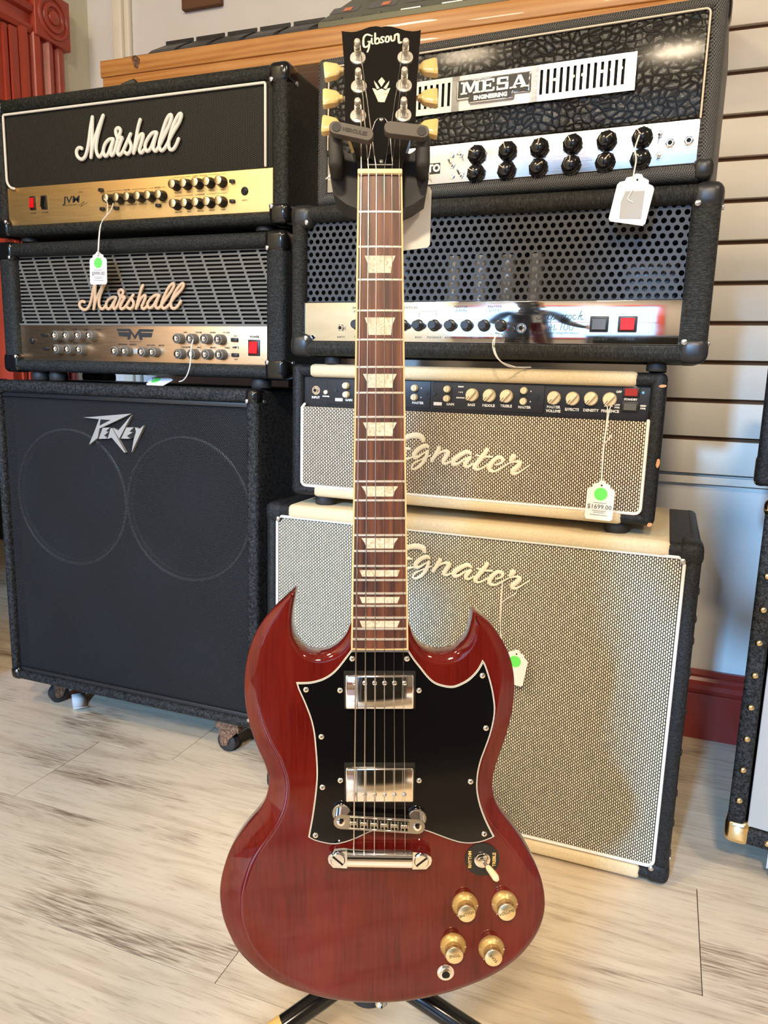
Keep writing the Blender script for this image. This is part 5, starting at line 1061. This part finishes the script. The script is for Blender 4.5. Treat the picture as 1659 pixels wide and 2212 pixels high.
hub = (-.296, .785)
top_ = Vector(GL)+GM @ Vector((0, .058, -.01))
MB().cyl(gl(hub[0], hub[1], .14), gl(top_.x, top_.y+.004, 1.08), .0115, 20).build('pole', M['plastic_satin'], t)
MB().cyl(gl(hub[0], hub[1], .115), gl(hub[0], hub[1], .19), .026, 24).build('hub', M['rubber'], t)
for fx, fy in ((-.52, .575), (.06, .80), (-.26, 1.14)):
    a = gl(hub[0]+(fx-hub[0])*.05, hub[1]+(fy-hub[1])*.05, .150); b = gl(fx, fy, .0165)
    lg_ = MB(); d = (b-a)
    lg_.tube([a, b], .0130, 14, sub=1, fa=(0, 0, 1)); o = lg_.build('leg', M['plastic_black'], t)
    MB().tube([b-d.normalized()*.03, b+d.normalized()*.002], .0150, 12, sub=1).build('rubber_foot', M['rubber'], o)
    if fx < -.4:
        m_ = a+(b-a)*.34; n_ = a+(b-a)*.50; MB().tube([m_, n_], .0134, 14, sub=1, fa=(0, 0, 1)).build('gold_decal', M['ink_gold'], o)

# blank price tag behind the neck
q = GM @ Vector((.038, .0685, -.052))+Vector(GL)
t = thing('price_tag', 'large blank white price tag hanging behind the right side of the guitar neck', 'price tag', tuple(q), GR)
MB().prism([(-.0150, .0), (.0120, .0035), (.0145, .0065), (.0160, .062), (.0140, .066), (.004, .071), (-.010, .072), (-.0150, .060)], 0, .0006).build('card', M['paper'], t)
MB().tube([(.006, 0, .068), (.012, -.002, .074), (.016, -.004, .070), (.010, -.003, .086), (.004, -.004, .10)], .0005, 5).build('string', M['thread'], t)
t = thing('speaker_cabinet', 'black speaker cabinet in the next room beyond the doorway, at the left edge', 'speaker', (-3.55, 2.85, .002))
shell(t, .95, .80, .36, .03, .03, .03, .03, M['tolex_smooth'], .012); MB().rbox(.028, .922, .010, .02, .028, .772, .002).build('grille_cloth', M['cloth_black'], t)

# ------------------------------------------------------------------ behind the camera: a cabinet added to darken reflections, and the person they show
t = thing('speaker_cabinet', 'unseen black cabinet added behind the camera to darken the upper pickup reflection', 'speaker', (.72, -.66, .004), (0, 0, R(180)))
shell(t, .76, .76, .36, .026, .026, .026, .026, M['tolex_smooth'], .012); MB().rbox(.024, .736, .010, .02, .024, .736, .002).build('grille_cloth', M['cloth_black'], t)
pp = MB(); ring_piping(pp, .026, .734, .026, .734, .012, .0030, .006); pp.build('piping', M['piping'], t)
M['shirt'] = mat('dark_grey_cotton', (.035, .037, .042), rough=.9); M['jeans'] = mat('dark_denim', (.02, .026, .045), rough=.9); M['skin'] = mat('skin', (.55, .33, .24), rough=.5, sss=.1); M['hair'] = mat('brown_hair', (.05, .03, .02), rough=.7)
def skin(name, m, verts, edges, rad, parent, sub=2):
    me = bpy.data.meshes.new(name); me.from_pydata(verts, edges, []); o = bpy.data.objects.new(name, me); COL.objects.link(o); me.materials.append(m); o.parent = parent
    sk = o.modifiers.new('skin', 'SKIN'); 
    for i, r_ in enumerate(rad): d = me.skin_vertices[0].data[i]; d.radius = r_ if isinstance(r_, tuple) else (r_, r_)
    me.skin_vertices[0].data[0].use_root = True
    ss = o.modifiers.new('sub', 'SUBSURF'); ss.levels = sub; ss.render_levels = sub; sk.use_smooth_shade = True; return o
t = thing('person', 'person in dark shirt and jeans standing with both hands raised behind the camera', 'person', (-.42, -.42, 0))
V = [(0, 0, .92), (0, -.01, 1.10), (0, -.01, 1.28), (0, 0, 1.40), (0, .01, 1.47), (0, .03, 1.58), (.155, 0, 1.37), (.24, .03, 1.12), (.31, .22, 1.03), (-.155, 0, 1.37), (-.22, .04, 1.12), (-.02, .24, 1.05), (.09, 0, .86), (.10, .01, .48), (.10, 0, .09), (.10, .14, .045), (-.09, 0, .86), (-.10, .01, .48), (-.10, 0, .09), (-.10, .14, .045), (.345, .30, 1.0), (.10, .32, 1.0)]
E_ = [(0, 1), (1, 2), (2, 3), (3, 4), (4, 5), (3, 6), (6, 7), (7, 8), (3, 9), (9, 10), (10, 11), (0, 12), (12, 13), (13, 14), (14, 15), (0, 16), (16, 17), (17, 18), (18, 19), (8, 20), (11, 21)]
RD = [(.15, .11), (.13, .10), (.15, .11), (.09, .08), .055, .075, .055, .045, .032, .055, .045, .032, (.085, .085), .06, .045, .035, (.085, .085), .06, .045, .035, .025, .025]
skin('body', M['shirt'], V, E_, RD, t)
hd_ = MB().lathe([(.02, -.115), (.05, -.10), (.068, -.05), (.076, 0), (.078, .04), (.068, .085), (.04, .11), (.002, .118)], (0, .035, 1.60), (0, 0, 1), 24, cap=False).rbox(-.011, .011, .10, .132, 1.575, 1.615, .008).rbox(-.086, -.074, .02, .05, 1.575, 1.625, .005).rbox(.074, .086, .02, .05, 1.575, 1.625, .005); hd_.build('head', M['skin'], t)
MB().lathe([(.084, -.03), (.086, .03), (.078, .085), (.05, .118), (.002, .128)], (0, .020, 1.605), (0, -.25, 1), 24, cap=False).build('hair', M['hair'], t)
for sx, bx, by, bz in ((1, .355, .315, .992), (-1, .115, .335, .992)):
    for k in range(4):
        L_ = (.030, .034, .032, .025)[k]; z = bz+.022-.016*k
        skin('finger', M['skin'], [(bx-.01*sx, by-.01, z), (bx+.004*sx, by+L_, z), (bx+.022*sx, by+L_+.018, z-.003), (bx+.036*sx, by+L_+.004, z-.004)], [(0, 1), (1, 2), (2, 3)], [.0095, .0085, .008, .0072], t, 1)
    skin('thumb', M['skin'], [(bx-.01*sx, by-.01, bz+.03), (bx-.002*sx, by+.018, bz+.052), (bx+.016*sx, by+.035, bz+.060)], [(0, 1), (1, 2)], [.011, .010, .009], t, 1)
for x_ in (.10, -.10): MB().rbox(x_-.048, x_+.048, -.09, .19, .0005, .075, .03, 4).build('shoe', M['plastic_satin'], t)

for o in bpy.data.objects:
    if o.parent is None and o.get('category') == 'amplifier': o['group'] = 'amplifier heads stacked along the wall'
    if o.parent is None and o.get('category') == 'speaker': o['group'] = 'speaker cabinets standing on the floor'
    if o.parent is None and o.get('category') == 'price tag': o['group'] = 'price tags hanging on the gear'
    if o.parent is None and o.get('category') == 'foot controller': o['group'] = 'foot controllers on the pine shelf'
